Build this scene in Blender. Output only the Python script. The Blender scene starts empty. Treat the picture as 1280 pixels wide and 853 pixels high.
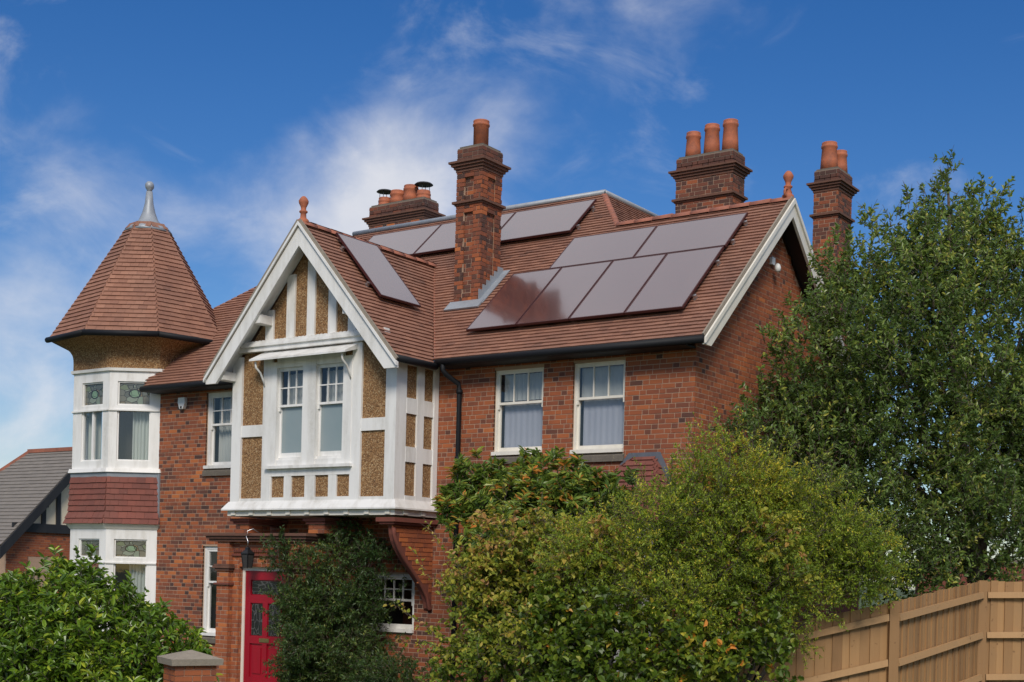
import bpy, math, random
import numpy as np
from mathutils import Vector, Matrix
random.seed(7); RNG = np.random.default_rng(7)
S = bpy.context.scene; COL = S.collection
R = math.radians

# ------------------------------------------------------------------ camera
CAM = Vector((9.27, -17.8, 2.3)); YAW = R(35.03); ROLL = R(1.408)
def cam_basis():
    r0 = Vector((math.cos(YAW), math.sin(YAW), 0)); u0 = Vector((0, 0, 1))
    f = Vector((-math.sin(YAW), math.cos(YAW), 0)); c, s = math.cos(ROLL), math.sin(ROLL)
    return r0*c + u0*s, u0*c - r0*s, f
cr_, cu_, cf_ = cam_basis()
cd = bpy.data.cameras.new('camera'); cam = bpy.data.objects.new('camera', cd); COL.objects.link(cam)
cam.matrix_world = Matrix(((cr_.x, cu_.x, -cf_.x, CAM.x), (cr_.y, cu_.y, -cf_.y, CAM.y), (cr_.z, cu_.z, -cf_.z, CAM.z), (0, 0, 0, 1)))
cd.sensor_width = 36; cd.sensor_fit = 'HORIZONTAL'; cd.lens = 47.42; cd.shift_y = 0.23; cd.clip_end = 3000; cd.clip_start = .1
S.camera = cam

# ------------------------------------------------------------------ node helpers
class NT:
    def __init__(s, tree): s.t = tree; tree.nodes.clear()
    def n(s, typ, ins=None, **kw):
        nd = s.t.nodes.new(typ)
        for k, v in kw.items(): setattr(nd, k, v)
        for k, v in (ins or {}).items(): s.put(nd.inputs[k], v)
        return nd
    def put(s, sock, v):
        if isinstance(v, bpy.types.NodeSocket): s.t.links.new(v, sock)
        elif isinstance(v, bpy.types.Node): s.t.links.new(v.outputs[0], sock)
        else:
            if sock.type == 'RGBA' and hasattr(v, '__len__') and len(v) == 3: v = (*v, 1)
            sock.default_value = v
    def math(s, op, a, b=0.0, c=0.0, clamp=False):
        nd = s.n('ShaderNodeMath', operation=op, use_clamp=clamp); s.put(nd.inputs[0], a); s.put(nd.inputs[1], b); s.put(nd.inputs[2], c); return nd.outputs[0]
    def vec(s, op, a, b=(0, 0, 0)):
        nd = s.n('ShaderNodeVectorMath', operation=op); s.put(nd.inputs[0], a); s.put(nd.inputs[1], b); return nd
    def mix(s, f, a, b, blend='MIX'):
        nd = s.n('ShaderNodeMix', data_type='RGBA', blend_type=blend); s.put(nd.inputs[0], f); s.put(nd.inputs[6], a); s.put(nd.inputs[7], b); return nd.outputs[2]
    def ramp(s, f, stops, interp='LINEAR'):
        nd = s.n('ShaderNodeValToRGB', {0: f}); cr = nd.color_ramp; cr.interpolation = interp
        while len(cr.elements) < len(stops): cr.elements.new(.5)
        for e, (p, c) in zip(cr.elements, stops):
            e.position = p; e.color = (*c, 1) if hasattr(c, '__len__') else (c, c, c, 1)
        return nd.outputs[0]
    def noise(s, vec, scale, detail=4, rough=.55, dist=0.0, out=0):
        nd = s.n('ShaderNodeTexNoise', {'Scale': scale, 'Detail': detail, 'Roughness': rough, 'Distortion': dist})
        if vec is not None: s.put(nd.inputs['Vector'], vec)
        return nd.outputs[out]

# ------------------------------------------------------------------ sky, sun, exposure
SUN_EL, SUN_AZ = 36.0, 145.0      # azimuth measured clockwise from +Y
W = bpy.data.worlds.new('World'); S.world = W; W.use_nodes = True
w = NT(W.node_tree)
tc = w.n('ShaderNodeTexCoord'); D = w.vec('NORMALIZE', tc.outputs['Generated']).outputs[0]
sky = w.n('ShaderNodeTexSky', sky_type='NISHITA', sun_disc=False, sun_elevation=R(SUN_EL), sun_rotation=R(SUN_AZ), altitude=60, air_density=1.0, dust_density=.6, ozone_density=3.0)
skyc = w.n('ShaderNodeHueSaturation', {'Hue': .512, 'Saturation': 1.36, 'Value': .57, 'Fac': 1.0, 'Color': sky.outputs[0]}).outputs[0]
St = w.vec('MULTIPLY', D, (1.0, 1.0, 1.5)).outputs[0]
n1 = w.noise(St, 3.4, 8, .52, .25); n2 = w.noise(w.vec('ADD', St, (3.1, 1.7, .4)).outputs[0], 8.5, 8, .58, .35)
n3 = w.noise(w.vec('MULTIPLY', w.vec('ADD', D, (.3, 5.2, 1.1)).outputs[0], (1.0, 2.6, 3.0)).outputs[0], 3.2, 7, .6, 1.1)
field = w.math('ADD', w.math('MULTIPLY', n1, .62), w.math('MULTIPLY', n2, .38))
blob = None
for (dx, dy, dz, k, amp) in [(-.617, .735, .285, 330, .24), (-.64, .71, .225, 360, .15), (-.53, .765, .365, 120, .07), (-.45, .815, .37, 120, .07), (-.35, .87, .36, 120, .05), (-.79, .545, .28, 500, .15), (-.775, .585, .225, 260, .10), (-.80, .58, .10, 70, .13), (-.63, .66, .39, 600, .05)]:
    l = math.sqrt(dx*dx + dy*dy + dz*dz)
    dp = w.vec('DOT_PRODUCT', D, (dx/l, dy/l, dz/l)).outputs['Value']
    g = w.math('MULTIPLY', w.math('EXPONENT', w.math('MULTIPLY', w.math('SUBTRACT', dp, 1.0), k)), amp)
    blob = g if blob is None else w.math('ADD', blob, g)
sepd = w.n('ShaderNodeSeparateXYZ', {0: D})
low = w.math('MULTIPLY', w.math('EXPONENT', w.math('MULTIPLY', w.math('ABSOLUTE', sepd.outputs['Z']), -8.0)), .16)
over = w.n('ShaderNodeMapRange', {0: sepd.outputs['Z'], 1: .42, 2: .75, 3: 0.0, 4: .50}, interpolation_type='SMOOTHSTEP').outputs[0]   # thicker cloud overhead: the soft light and the pale sky in the solar glass
tot = w.math('ADD', w.math('ADD', w.math('ADD', field, blob), low), over)
mask = w.n('ShaderNodeMapRange', {0: tot, 1: .595, 2: .93, 3: 0.0, 4: 1.0}, interpolation_type='SMOOTHSTEP').outputs[0]
wisp = w.n('ShaderNodeMapRange', {0: n3, 1: .50, 2: .80, 3: 0.0, 4: .42}, interpolation_type='SMOOTHSTEP').outputs[0]
mask = w.math('MULTIPLY', w.math('ADD', mask, wisp, clamp=True), .92)
cloudc = w.mix(w.n('ShaderNodeMapRange', {0: n2, 1: .35, 2: .7}).outputs[0], (3.9, 4.1, 4.6), (4.9, 4.9, 5.1))
fin = w.mix(mask, skyc, cloudc)
bg = w.n('ShaderNodeBackground', {'Color': fin, 'Strength': .092})
w.n('ShaderNodeOutputWorld', {'Surface': bg})
sd = bpy.data.lights.new('sun', 'SUN'); sd.energy = 1.45; sd.angle = R(18); sd.color = (1, .92, .80)
so = bpy.data.objects.new('sun', sd); COL.objects.link(so)
sv = Vector((math.sin(R(SUN_AZ))*math.cos(R(SUN_EL)), math.cos(R(SUN_AZ))*math.cos(R(SUN_EL)), math.sin(R(SUN_EL))))
so.rotation_euler = sv.to_track_quat('Z', 'Y').to_euler(); so.location = (0, -30, 40)
S.view_settings.view_transform = 'Standard'; S.view_settings.look = 'None'; S.view_settings.exposure = 0.85; S.view_settings.gamma = 1.0

# ------------------------------------------------------------------ materials
MATS = {}
def mat(name, fn):
    m = bpy.data.materials.new(name); m.use_nodes = True; t = NT(m.node_tree)
    sh = fn(t); t.n('ShaderNodeOutputMaterial', {'Surface': sh}); MATS[name] = m; return m
def P(t, base, rough=.6, normal=None, **kw):
    ins = {'Base Color': base, 'Roughness': rough}
    if normal is not None: ins['Normal'] = normal
    for k, v in kw.items(): ins[k.replace('_', ' ')] = v
    return t.n('ShaderNodeBsdfPrincipled', ins)
def oc(t): return t.n('ShaderNodeTexCoord').outputs['Object']
def gp(t): return t.n('ShaderNodeNewGeometry').outputs['Position']
def bump(t, h, strength=.4, dist=.01): return t.n('ShaderNodeBump', {'Strength': strength, 'Distance': dist, 'Height': h}).outputs[0]
def tone(t, name='tone'): return t.n('ShaderNodeAttribute', attribute_name=name).outputs['Fac']
def streaks(t, p, sc=1.4): return t.noise(t.vec('MULTIPLY', p, (3, 3, .45)).outputs[0], sc, 5, .6)

def m_brick(t):
    p = gp(t); c = t.ramp(t.math('ADD', tone(t), t.math('MULTIPLY', t.math('SUBTRACT', t.noise(p, .9, 5, .6), .5), .75)), [(0, (.055, .030, .026)), (.22, (.15, .052, .032)), (.45, (.30, .080, .032)), (.75, (.44, .120, .036)), (1, (.58, .175, .045))])
    c = t.mix(t.math('MULTIPLY', t.noise(p, 60, 5, .7), .42), c, (.12, .05, .035))
    dirt = t.ramp(t.noise(p, 1.1, 6, .65), [(.42, 0.0), (.72, 1.0)])
    c = t.mix(t.math('MULTIPLY', dirt, .28), c, (.075, .045, .038))
    return P(t, c, .88, bump(t, t.noise(p, 140, 4), .35, .004))
mat('brick', m_brick)
mat('mortar', lambda t: P(t, t.mix(t.noise(gp(t), 3, 5), (.48, .33, .235), (.34, .23, .165)), .95, bump(t, t.noise(gp(t), 200, 3), .4, .004)))
mat('dark_mortar', lambda t: P(t, t.mix(t.noise(gp(t), 4, 5), (.30, .22, .17), (.14, .11, .09)), .95))
def m_tile(t, stops):
    p = gp(t); c = t.ramp(t.math('ADD', tone(t), t.math('MULTIPLY', t.math('SUBTRACT', t.noise(p, 1.3, 6, .65), .5), .9)), stops)
    c = t.mix(t.math('MULTIPLY', t.noise(p, 45, 5, .7), .5), c, (.12, .055, .042))
    st = t.ramp(t.noise(p, .8, 7, .65), [(.45, 0.0), (.75, 1.0)])
    c = t.mix(t.math('MULTIPLY', st, .35), c, (.13, .085, .07))
    lich = t.ramp(t.noise(p, 9, 6, .6), [(.66, 0.0), (.74, 1.0)])
    c = t.mix(t.math('MULTIPLY', lich, .22), c, (.34, .27, .2))
    return P(t, c, .82, bump(t, t.noise(p, 90, 4), .3, .004))
mat('roof_tile', lambda t: m_tile(t, [(0, (.15, .074, .053)), (.35, (.27, .122, .079)), (.7, (.345, .162, .103)), (1, (.43, .21, .135))]))
mat('wall_tile', lambda t: m_tile(t, [(0, (.14, .045, .036)), (.5, (.22, .064, .046)), (1, (.30, .088, .06))]))
mat('slate', lambda t: P(t, t.mix(t.noise(gp(t), 5, 6, .7), t.ramp(tone(t), [(0, (.10, .095, .095)), (1, (.20, .185, .175))]), (.23, .2, .17)), .75))
def m_paint(base, dirtc, amt, rough=.45):
    def f(t):
        p = gp(t); d = t.ramp(streaks(t, p), [(.44, 0.0), (.74, 1.0)]); d2 = t.noise(p, 14, 5, .7)
        c = t.mix(t.math('MULTIPLY', t.math('MULTIPLY', d, d2), amt), base, dirtc)
        return P(t, c, rough, bump(t, t.noise(t.vec('MULTIPLY', p, (20, 20, 4)).outputs[0], 5, 3), .12, .003))
    return f
mat('white_paint', m_paint((.80, .79, .77), (.36, .33, .27), .95))
mat('cream_paint', m_paint((.78, .74, .66), (.42, .38, .30), .5))
mat('black_paint', m_paint((.012, .013, .017), (.06, .06, .06), .5, .35))
mat('red_paint', m_paint((.33, .006, .020), (.14, .01, .02), .4, .30))
mat('timber_black', m_paint((.015, .016, .02), (.05, .05, .05), .5, .6))
mat('cream_render', m_paint((.68, .60, .46), (.45, .40, .30), .4, .9))
def m_rough(t):
    p = gp(t); v = t.n('ShaderNodeTexVoronoi', {'Vector': p, 'Scale': 62.0, 'Randomness': 1.0})
    c = t.ramp(t.n('ShaderNodeSeparateColor', {0: v.outputs['Color']}).outputs[0], [(0, (.12, .056, .022)), (.4, (.30, .152, .058)), (.75, (.42, .235, .098)), (1, (.60, .43, .24))])
    c = t.mix(t.math('MULTIPLY', t.noise(p, 3, 6, .65), .45), c, (.12, .07, .035))
    h = t.math('SUBTRACT', 1.0, v.outputs['Distance'])
    return P(t, c, .9, bump(t, h, .9, .012))
mat('roughcast', m_rough)
mat('lead', lambda t: P(t, t.mix(t.noise(gp(t), 6, 6, .7), (.21, .235, .27), (.40, .43, .47)), .5, bump(t, t.noise(gp(t), 9, 4), .25, .01), Metallic=.25))
mat('old_lead', lambda t: P(t, t.mix(t.noise(gp(t), 6, 6, .7), (.07, .08, .10), (.15, .16, .19)), .6))
mat('terracotta', lambda t: P(t, t.mix(t.ramp(t.noise(gp(t), 7, 6, .7), [(.4, 0.0), (.75, 1.0)]), (.45, .135, .062), (.23, .085, .055)), .75))
mat('ridge_clay', lambda t: P(t, t.mix(t.ramp(t.noise(gp(t), 3.5, 6, .7), [(.35, 0.0), (.7, 1.0)]), (.37, .13, .08), (.22, .088, .06)), .8))
def m_stone(t):
    p = gp(t); c = t.mix(t.noise(p, 9, 7, .7), (.075, .065, .055), (.21, .18, .145))
    l = t.ramp(t.noise(p, 16, 5, .6), [(.6, 0.0), (.7, 1.0)])
    return P(t, t.mix(t.math('MULTIPLY', l, .5), c, (.36, .31, .18)), .93, bump(t, t.noise(p, 40, 5), .5, .01))
mat('weathered_stone', m_stone)
mat('cap_stone', lambda t: P(t, t.mix(t.noise(gp(t), 12, 7, .7), (.17, .145, .115), (.36, .31, .25)), .93, bump(t, t.noise(gp(t), 40, 5), .5, .01)))
mat('corbel_brick', lambda t: P(t, t.mix(t.noise(gp(t), 5, 7, .7), (.24, .062, .038), (.10, .042, .034)), .9, bump(t, t.noise(gp(t), 50, 4), .4, .006)))
mat('dark_course', lambda t: P(t, t.mix(t.noise(gp(t), 8, 7, .7), (.05, .034, .028), (.22, .095, .06)), .92, bump(t, t.noise(gp(t), 50, 4), .4, .006)))
mat('black_plastic', lambda t: P(t, (.010, .011, .014), .6, Specular_IOR_Level=.25))
mat('iron', lambda t: P(t, (.02, .02, .022), .5, Metallic=.3))
mat('steel', lambda t: P(t, (.55, .55, .56), .3, Metallic=.9))
mat('brass', lambda t: P(t, (.45, .33, .14), .35, Metallic=.9))
mat('plastic_white', lambda t: P(t, (.74, .74, .73), .4))
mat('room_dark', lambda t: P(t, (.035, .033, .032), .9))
def m_glass(tint, refl=1.0, rough=.0):
    def f(t):
        fa_ = t.n('ShaderNodeLayerWeight', {'Blend': .5}).outputs['Facing']; k = t.math('ADD', t.math('MULTIPLY', t.math('POWER', fa_, 4.0), .85), .055*refl, clamp=True)
        nb = bump(t, t.noise(gp(t), 2.5, 2), .04, .02)
        return t.n('ShaderNodeMixShader', {0: k, 1: t.n('ShaderNodeBsdfTransparent', {'Color': tint}), 2: t.n('ShaderNodeBsdfGlossy', {'Color': (.95, .97, 1), 'Roughness': rough, 'Normal': nb})})
    return f
mat('glass', m_glass((.86, .88, .88), 1.4, .02))
mat('frosted_glass', lambda t: P(t, t.mix(t.noise(gp(t), 1.5, 3), (.20, .27, .29), (.29, .33, .34)), .22, Coat_Weight=.6, Coat_Roughness=.12))
def m_stained(t):
    u = t.n('ShaderNodeTexCoord').outputs['UV']
    d = t.vec('LENGTH', t.vec('SUBTRACT', u, (.5, .5, 0)).outputs[0]).outputs['Value']
    v = t.n('ShaderNodeTexVoronoi', {'Vector': u, 'Scale': 4.2}, feature='DISTANCE_TO_EDGE')
    vc = t.n('ShaderNodeTexVoronoi', {'Vector': u, 'Scale': 4.2})
    col = t.ramp(t.n('ShaderNodeSeparateColor', {0: vc.outputs['Color']}).outputs[0], [(0, (.07, .08, .07)), (.35, (.13, .14, .12)), (.6, (.20, .15, .08)), (.8, (.10, .17, .11)), (1, (.26, .27, .23))])
    ring = t.math('LESS_THAN', d, .17); col = t.mix(ring, col, (.17, .27, .17))
    line = t.math('MAXIMUM', t.math('LESS_THAN', v.outputs['Distance'], .03), t.math('LESS_THAN', t.math('ABSOLUTE', t.math('SUBTRACT', d, .17)), .022))
    return P(t, t.mix(line, col, (.015, .015, .015)), .18, bump(t, t.noise(u, 6, 3), .2, .01), Coat_Weight=.5)
mat('stained_glass', m_stained)
def m_leaded(t):
    u = t.n('ShaderNodeTexCoord').outputs['UV']; v = t.n('ShaderNodeTexVoronoi', {'Vector': u, 'Scale': 3.6}, feature='DISTANCE_TO_EDGE')
    return P(t, t.mix(t.math('LESS_THAN', v.outputs['Distance'], .05), (.02, .022, .022), (.09, .09, .09)), .12, Coat_Weight=.5)
mat('leaded_glass', m_leaded)
def m_curtain(c1, c2, lace):
    def f(t):
        p = gp(t); c = t.mix(t.noise(t.vec('MULTIPLY', p, (1, 1, .15)).outputs[0], 9, 3), c1, c2)
        if lace:
            vo = t.n('ShaderNodeTexVoronoi', {'Vector': p, 'Scale': 14.0, 'Randomness': .35}); dots = t.math('LESS_THAN', vo.outputs['Distance'], .27)
            c = t.mix(t.math('MULTIPLY', dots, .75), c, (.95, .95, .97))
        d = t.n('ShaderNodeBsdfDiffuse', {'Color': c}); tr = t.n('ShaderNodeBsdfTranslucent', {'Color': c})
        return t.n('ShaderNodeMixShader', {0: .25, 1: d, 2: tr})
    return f
mat('lace', m_curtain((.60, .61, .70), (.50, .52, .62), True))
mat('net', m_curtain((.72, .73, .71), (.56, .58, .57), False))
mat('drape', m_curtain((.78, .81, .76), (.60, .65, .60), False))
def m_solar(t):
    p = gp(t); c = t.mix(t.noise(p, 2, 4), (.105, .040, .036), (.085, .034, .031))
    return P(t, c, .20, bump(t, t.noise(p, 1.2, 2), .02, .02), Coat_Weight=1.0, Coat_Roughness=.10, Coat_IOR=2.0, IOR=1.8, Specular_IOR_Level=.6)
mat('solar_glass', m_solar)
mat('solar_frame', lambda t: P(t, (.075, .022, .022), .4, Metallic=.3))
def m_wood(c1, c2):
    def f(t):
        p = gp(t); tn = tone(t)
        g = t.noise(t.vec('MULTIPLY', p, (14, 14, .9)).outputs[0], 2.2, 6, .65, .6)
        c = t.mix(g, c1, c2); c = t.mix(t.math('MULTIPLY', t.ramp(t.noise(p, 1.6, 5, .6), [(.45, 0.0), (.75, 1.0)]), .35), c, (.24, .17, .10)); c = t.mix(t.math('MULTIPLY', tn, .70), c, (.20, .105, .042))
        k = t.ramp(t.noise(p, 11, 2), [(.68, 0.0), (.73, 1.0)]); c = t.mix(t.math('MULTIPLY', k, .6), c, (.12, .055, .02))
        return P(t, c, .75, bump(t, g, .25, .006))
    return f
mat('fence_wood', m_wood((.43, .25, .108), (.34, .185, .075)))
mat('fence_rail', m_wood((.47, .285, .13), (.38, .215, .095)))
mat('bark', lambda t: P(t, t.mix(t.noise(t.vec('MULTIPLY', gp(t), (6, 6, 1.5)).outputs[0], 4, 6, .7), (.045, .034, .026), (.13, .105, .08)), .9, bump(t, t.noise(gp(t), 30, 5), .6, .02)))
def m_leaf(stops, rough=.45, trans=.28, spec=.5):
    def f(t):
        c = t.ramp(tone(t), stops)
        b = P(t, c, rough, Specular_IOR_Level=spec); tr = t.n('ShaderNodeBsdfTranslucent', {'Color': t.mix(.35, c, (.30, .34, .04))})
        return t.n('ShaderNodeMixShader', {0: trans, 1: b, 2: tr})
    return f
mat('leaf_holm', m_leaf([(0, (0.063, 0.111, 0.028)), (.5, (0.132, 0.210, 0.046)), (.85, (0.244, 0.328, 0.063)), (1, (0.430, 0.420, 0.079))], .38))
mat('leaf_laurel', m_leaf([(0, (0.045, 0.100, 0.010)), (.5, (0.114, 0.212, 0.017)), (.85, (0.224, 0.335, 0.026)), (1, (0.405, 0.458, 0.043))], .30, .2, .6))
mat('leaf_rhodo', m_leaf([(0, (0.068, 0.128, 0.025)), (.5, (0.160, 0.250, 0.037)), (.8, (0.337, 0.384, 0.055)), (.92, (0.523, 0.213, 0.040)), (1, (0.675, 0.255, 0.047))], .40))
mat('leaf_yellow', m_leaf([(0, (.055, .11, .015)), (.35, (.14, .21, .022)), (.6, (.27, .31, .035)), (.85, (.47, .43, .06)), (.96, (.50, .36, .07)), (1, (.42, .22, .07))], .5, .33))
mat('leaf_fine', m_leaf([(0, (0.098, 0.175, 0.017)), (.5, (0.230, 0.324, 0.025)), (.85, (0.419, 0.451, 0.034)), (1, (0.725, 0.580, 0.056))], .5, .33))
mat('leaf_ivy', m_leaf([(0, (0.052, 0.098, 0.010)), (.5, (0.131, 0.204, 0.018)), (.85, (0.287, 0.311, 0.029)), (.95, (0.548, 0.429, 0.041)), (1, (0.731, 0.280, 0.041))], .42, .28))
mat('leaf_creeper', m_leaf([(0, (0.022, 0.051, 0.014)), (.5, (0.050, 0.102, 0.024)), (.9, (0.103, 0.162, 0.034)), (1, (0.189, 0.210, 0.042))], .45))
mat('grass', lambda t: P(t, t.mix(t.noise(gp(t), 6, 6, .7), (.035, .062, .015), (.075, .095, .03)), .9, bump(t, t.noise(gp(t), 60, 4), .6, .03)))
mat('paving', lambda t: P(t, t.mix(t.noise(gp(t), 5, 6, .7), (.16, .145, .125), (.25, .23, .2)), .9))
mat('asphalt', lambda t: P(t, t.mix(t.noise(gp(t), 60, 5, .7), (.035, .035, .036), (.065, .064, .062)), .9))
mat('soil', lambda t: P(t, (.05, .036, .025), .95))

# ------------------------------------------------------------------ mesh helpers
def V(*a): return np.array(a, float)
class MB:
    def __init__(s): s.v = []; s.f = []; s.t = []; s.uv = {}
    def add(s, vs, fs, tn=.5):
        o = len(s.v); s.v += [tuple(map(float, q)) for q in vs]
        for f in fs: s.f.append(tuple(i+o for i in f)); s.t.append(tn)
        return s
    def quad(s, a, b, c, d, tn=.5, uv=False):
        if uv: s.uv[len(s.f)] = [(0, 0), (1, 0), (1, 1), (0, 1)]
        return s.add([a, b, c, d], [(0, 1, 2, 3)], tn)
    def ngon(s, pts, tn=.5): return s.add(pts, [tuple(range(len(pts)))], tn)
    def box(s, x0, x1, y0, y1, z0, z1, tn=.5):
        return s.add([(x0, y0, z0), (x1, y0, z0), (x1, y1, z0), (x0, y1, z0), (x0, y0, z1), (x1, y0, z1), (x1, y1, z1), (x0, y1, z1)],
                     [(0, 3, 2, 1), (4, 5, 6, 7), (0, 1, 5, 4), (1, 2, 6, 5), (2, 3, 7, 6), (3, 0, 4, 7)], tn)
    def fbox(s, F, a0, a1, b0, b1, c0, c1, tn=.5):        # box in a frame: along u, outward n, up z
        c = [F(a, b, z) for z in (c0, c1) for (a, b) in ((a0, b0), (a1, b0), (a1, b1), (a0, b1))]
        return s.add(c, [(0, 1, 2, 3), (4, 7, 6, 5), (0, 4, 5, 1), (1, 5, 6, 2), (2, 6, 7, 3), (3, 7, 4, 0)], tn)
    def prism(s, poly, d, tn=.5):                          # poly: world points, extruded by vector d
        n = len(poly); a = [V(*p) for p in poly]; b = [p+V(*d) for p in a]
        s.add(a+b, [tuple(range(n)), tuple(range(2*n-1, n-1, -1))]+[(i, i+n, (i+1) % n+n, (i+1) % n) for i in range(n)], tn); return s
    def bar(s, p, q, wd, ht, up=(0, 0, 1), tn=.5):
        p, q = V(*p), V(*q); d = q-p; L = np.linalg.norm(d); d /= L; sd_ = np.cross(d, V(*up)); sd_ /= np.linalg.norm(sd_); u = np.cross(sd_, d)
        c = [e+sd_*a*wd/2+u*b*ht/2 for e in (p, q) for (a, b) in ((-1, -1), (1, -1), (1, 1), (-1, 1))]
        return s.add(c, [(0, 3, 2, 1), (4, 5, 6, 7), (0, 1, 5, 4), (1, 2, 6, 5), (2, 3, 7, 6), (3, 0, 4, 7)], tn)
    def tube(s, path, rad, n=8, cap=True, tn=.5):
        path = [V(*p) for p in path]; rad = rad if hasattr(rad, '__len__') else [rad]*len(path); vs = []
        for i, p in enumerate(path):
            d = path[min(i+1, len(path)-1)]-path[max(i-1, 0)]; d /= (np.linalg.norm(d)+1e-9)
            a = np.cross(d, V(.31, .17, .93) if abs(d[2]) < .9 else V(1, .1, 0)); a /= np.linalg.norm(a); b = np.cross(d, a)
            vs += [p+rad[i]*(a*math.cos(2*math.pi*k/n)+b*math.sin(2*math.pi*k/n)) for k in range(n)]
        fs = [(i*n+k, i*n+(k+1) % n, (i+1)*n+(k+1) % n, (i+1)*n+k) for i in range(len(path)-1) for k in range(n)]
        if cap: fs += [tuple(range(n-1, -1, -1)), tuple(range((len(path)-1)*n, len(path)*n))]
        return s.add(vs, fs, tn)
    def lathe(s, c, prof, n=16, rot=0, tn=.5):             # prof: (radius, z)
        vs = [(c[0]+r*math.cos(rot+2*math.pi*k/n), c[1]+r*math.sin(rot+2*math.pi*k/n), c[2]+z) for r, z in prof for k in range(n)]
        fs = [(i*n+k, i*n+(k+1) % n, (i+1)*n+(k+1) % n, (i+1)*n+k) for i in range(len(prof)-1) for k in range(n)]
        fs += [tuple(range(n-1, -1, -1)), tuple(range((len(prof)-1)*n, len(prof)*n))]
        return s.add(vs, fs, tn)
    def mesh(s, name, m, smooth=False):
        me = bpy.data.meshes.new(name); me.from_pydata(s.v, [], s.f)
        a = me.attributes.new('tone', 'FLOAT', 'FACE'); a.data.foreach_set('value', np.array(s.t, np.float32))
        if s.uv:
            l = me.uv_layers.new(name='UVMap')
            for fi, uv in s.uv.items():
                for k, li in enumerate(me.polygons[fi].loop_indices): l.data[li].uv = uv[k]
        if smooth: me.polygons.foreach_set('use_smooth', [True]*len(me.polygons))
        me.materials.append(MATS[m]); return me
    def build(s, name, m, parent=None, smooth=False, **tags):
        return link(name, s.mesh(name, m, smooth), parent, **tags)
def link(name, me, parent=None, matrix=None, **tags):
    o = bpy.data.objects.new(name, me); COL.objects.link(o)
    if matrix is not None: o.matrix_basis = matrix
    if parent is not None:
        o.parent = parent
        q = parent; loc = Vector((0, 0, 0))
        while q is not None: loc += q.location if q.type == 'EMPTY' else Vector((0, 0, 0)); q = q.parent
        if parent.type == 'EMPTY': o.matrix_parent_inverse = Matrix.Translation(-loc)
    for k, v in tags.items(): o[k] = v
    return o
def thing(name, label, cat, loc=(0, 0, 0), group=None):
    o = bpy.data.objects.new(name, None); COL.objects.link(o); o.location = loc; o.empty_display_size = .2
    o['label'] = label; o['category'] = cat
    if group: o['group'] = group
    return o
def np_mesh(name, verts, tris, tn, m):
    me = bpy.data.meshes.new(name); nv, nt = len(verts), len(tris)
    me.vertices.add(nv); me.vertices.foreach_set('co', verts.astype(np.float32).ravel())
    me.loops.add(nt*3); me.loops.foreach_set('vertex_index', tris.astype(np.int32).ravel())
    me.polygons.add(nt); me.polygons.foreach_set('loop_start', np.arange(0, nt*3, 3, dtype=np.int32)); me.polygons.foreach_set('loop_total', np.full(nt, 3, np.int32))
    me.polygons.foreach_set('use_smooth', np.zeros(nt, bool)); me.update(calc_edges=True)
    a = me.attributes.new('tone', 'FLOAT', 'FACE'); a.data.foreach_set('value', tn.astype(np.float32))
    me.materials.append(MATS[m]); return me
def frame(o, u, n):
    o, u, n = V(*o), V(*u), V(*n)
    return lambda a, b, z: o+u*a+n*b+V(0, 0, z)
def unit(v): v = V(*v); return v/np.linalg.norm(v)

# ------------------------------------------------------------------ brick and tile laying
CAMV = V(*CAM)
class Field:
    """collects pieces (bricks or tiles) laid on surfaces; the nearest 300 picked ones become objects, the rest one mesh per host part"""
    def __init__(s, name, stuff, m, unit_fn): s.name, s.stuff, s.m, s.unit_fn = name, stuff, m, unit_fn; s.items = []
    def add(s, host, pos, U, Vv, N, a, b, tn, pick): s.items.append((host, pos, U, Vv, N, a, b, tn, pick))
    def flush(s, limit=300):
        cand = sorted([i for i, it in enumerate(s.items) if it[8]], key=lambda i: np.linalg.norm(s.items[i][1]-CAMV))[:limit]
        picked = set(cand); var = []
        for k in range(10):
            mb = MB(); uv_, uf_ = s.unit_fn(1, 1); mb.add(uv_, uf_, k/9); var.append(mb.mesh(s.name, s.m))
        hosts = {}
        for i, (host, pos, U, Vv, N, a, b, tn, pick) in enumerate(s.items):
            if i in picked:
                M = Matrix(((U[0]*a, Vv[0]*b, N[0], pos[0]), (U[1]*a, Vv[1]*b, N[1], pos[1]), (U[2]*a, Vv[2]*b, N[2], pos[2]), (0, 0, 0, 1)))
                link(s.name, var[min(9, max(0, int(round(tn*9))))], host, M)
            else: hosts.setdefault(host.name, [host, []])[1].append(i)
        uv_, uf_ = s.unit_fn(1, 1); uv_ = np.array(uv_, float); nv = len(uv_)
        for host, idx in hosts.values():
            pos = np.array([s.items[i][1] for i in idx]); U = np.array([s.items[i][2] for i in idx]); Vv = np.array([s.items[i][3] for i in idx]); N = np.array([s.items[i][4] for i in idx])
            a = np.array([s.items[i][5] for i in idx]); b = np.array([s.items[i][6] for i in idx]); tn = np.array([s.items[i][7] for i in idx])
            vs = pos[:, None]+uv_[None, :, 0:1]*(U*a[:, None])[:, None]+uv_[None, :, 1:2]*(Vv*b[:, None])[:, None]+uv_[None, :, 2:3]*N[:, None]
            tri = []
            for f in uf_:
                for k in range(1, len(f)-1): tri.append((f[0], f[k], f[k+1]))
            tri = np.array(tri); T = (np.arange(len(idx))*nv)[:, None, None]+tri[None]
            link(s.stuff, np_mesh(s.stuff, vs.reshape(-1, 3), T.reshape(-1, 3), np.repeat(tn, len(tri)), s.m), host, kind='stuff')
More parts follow.
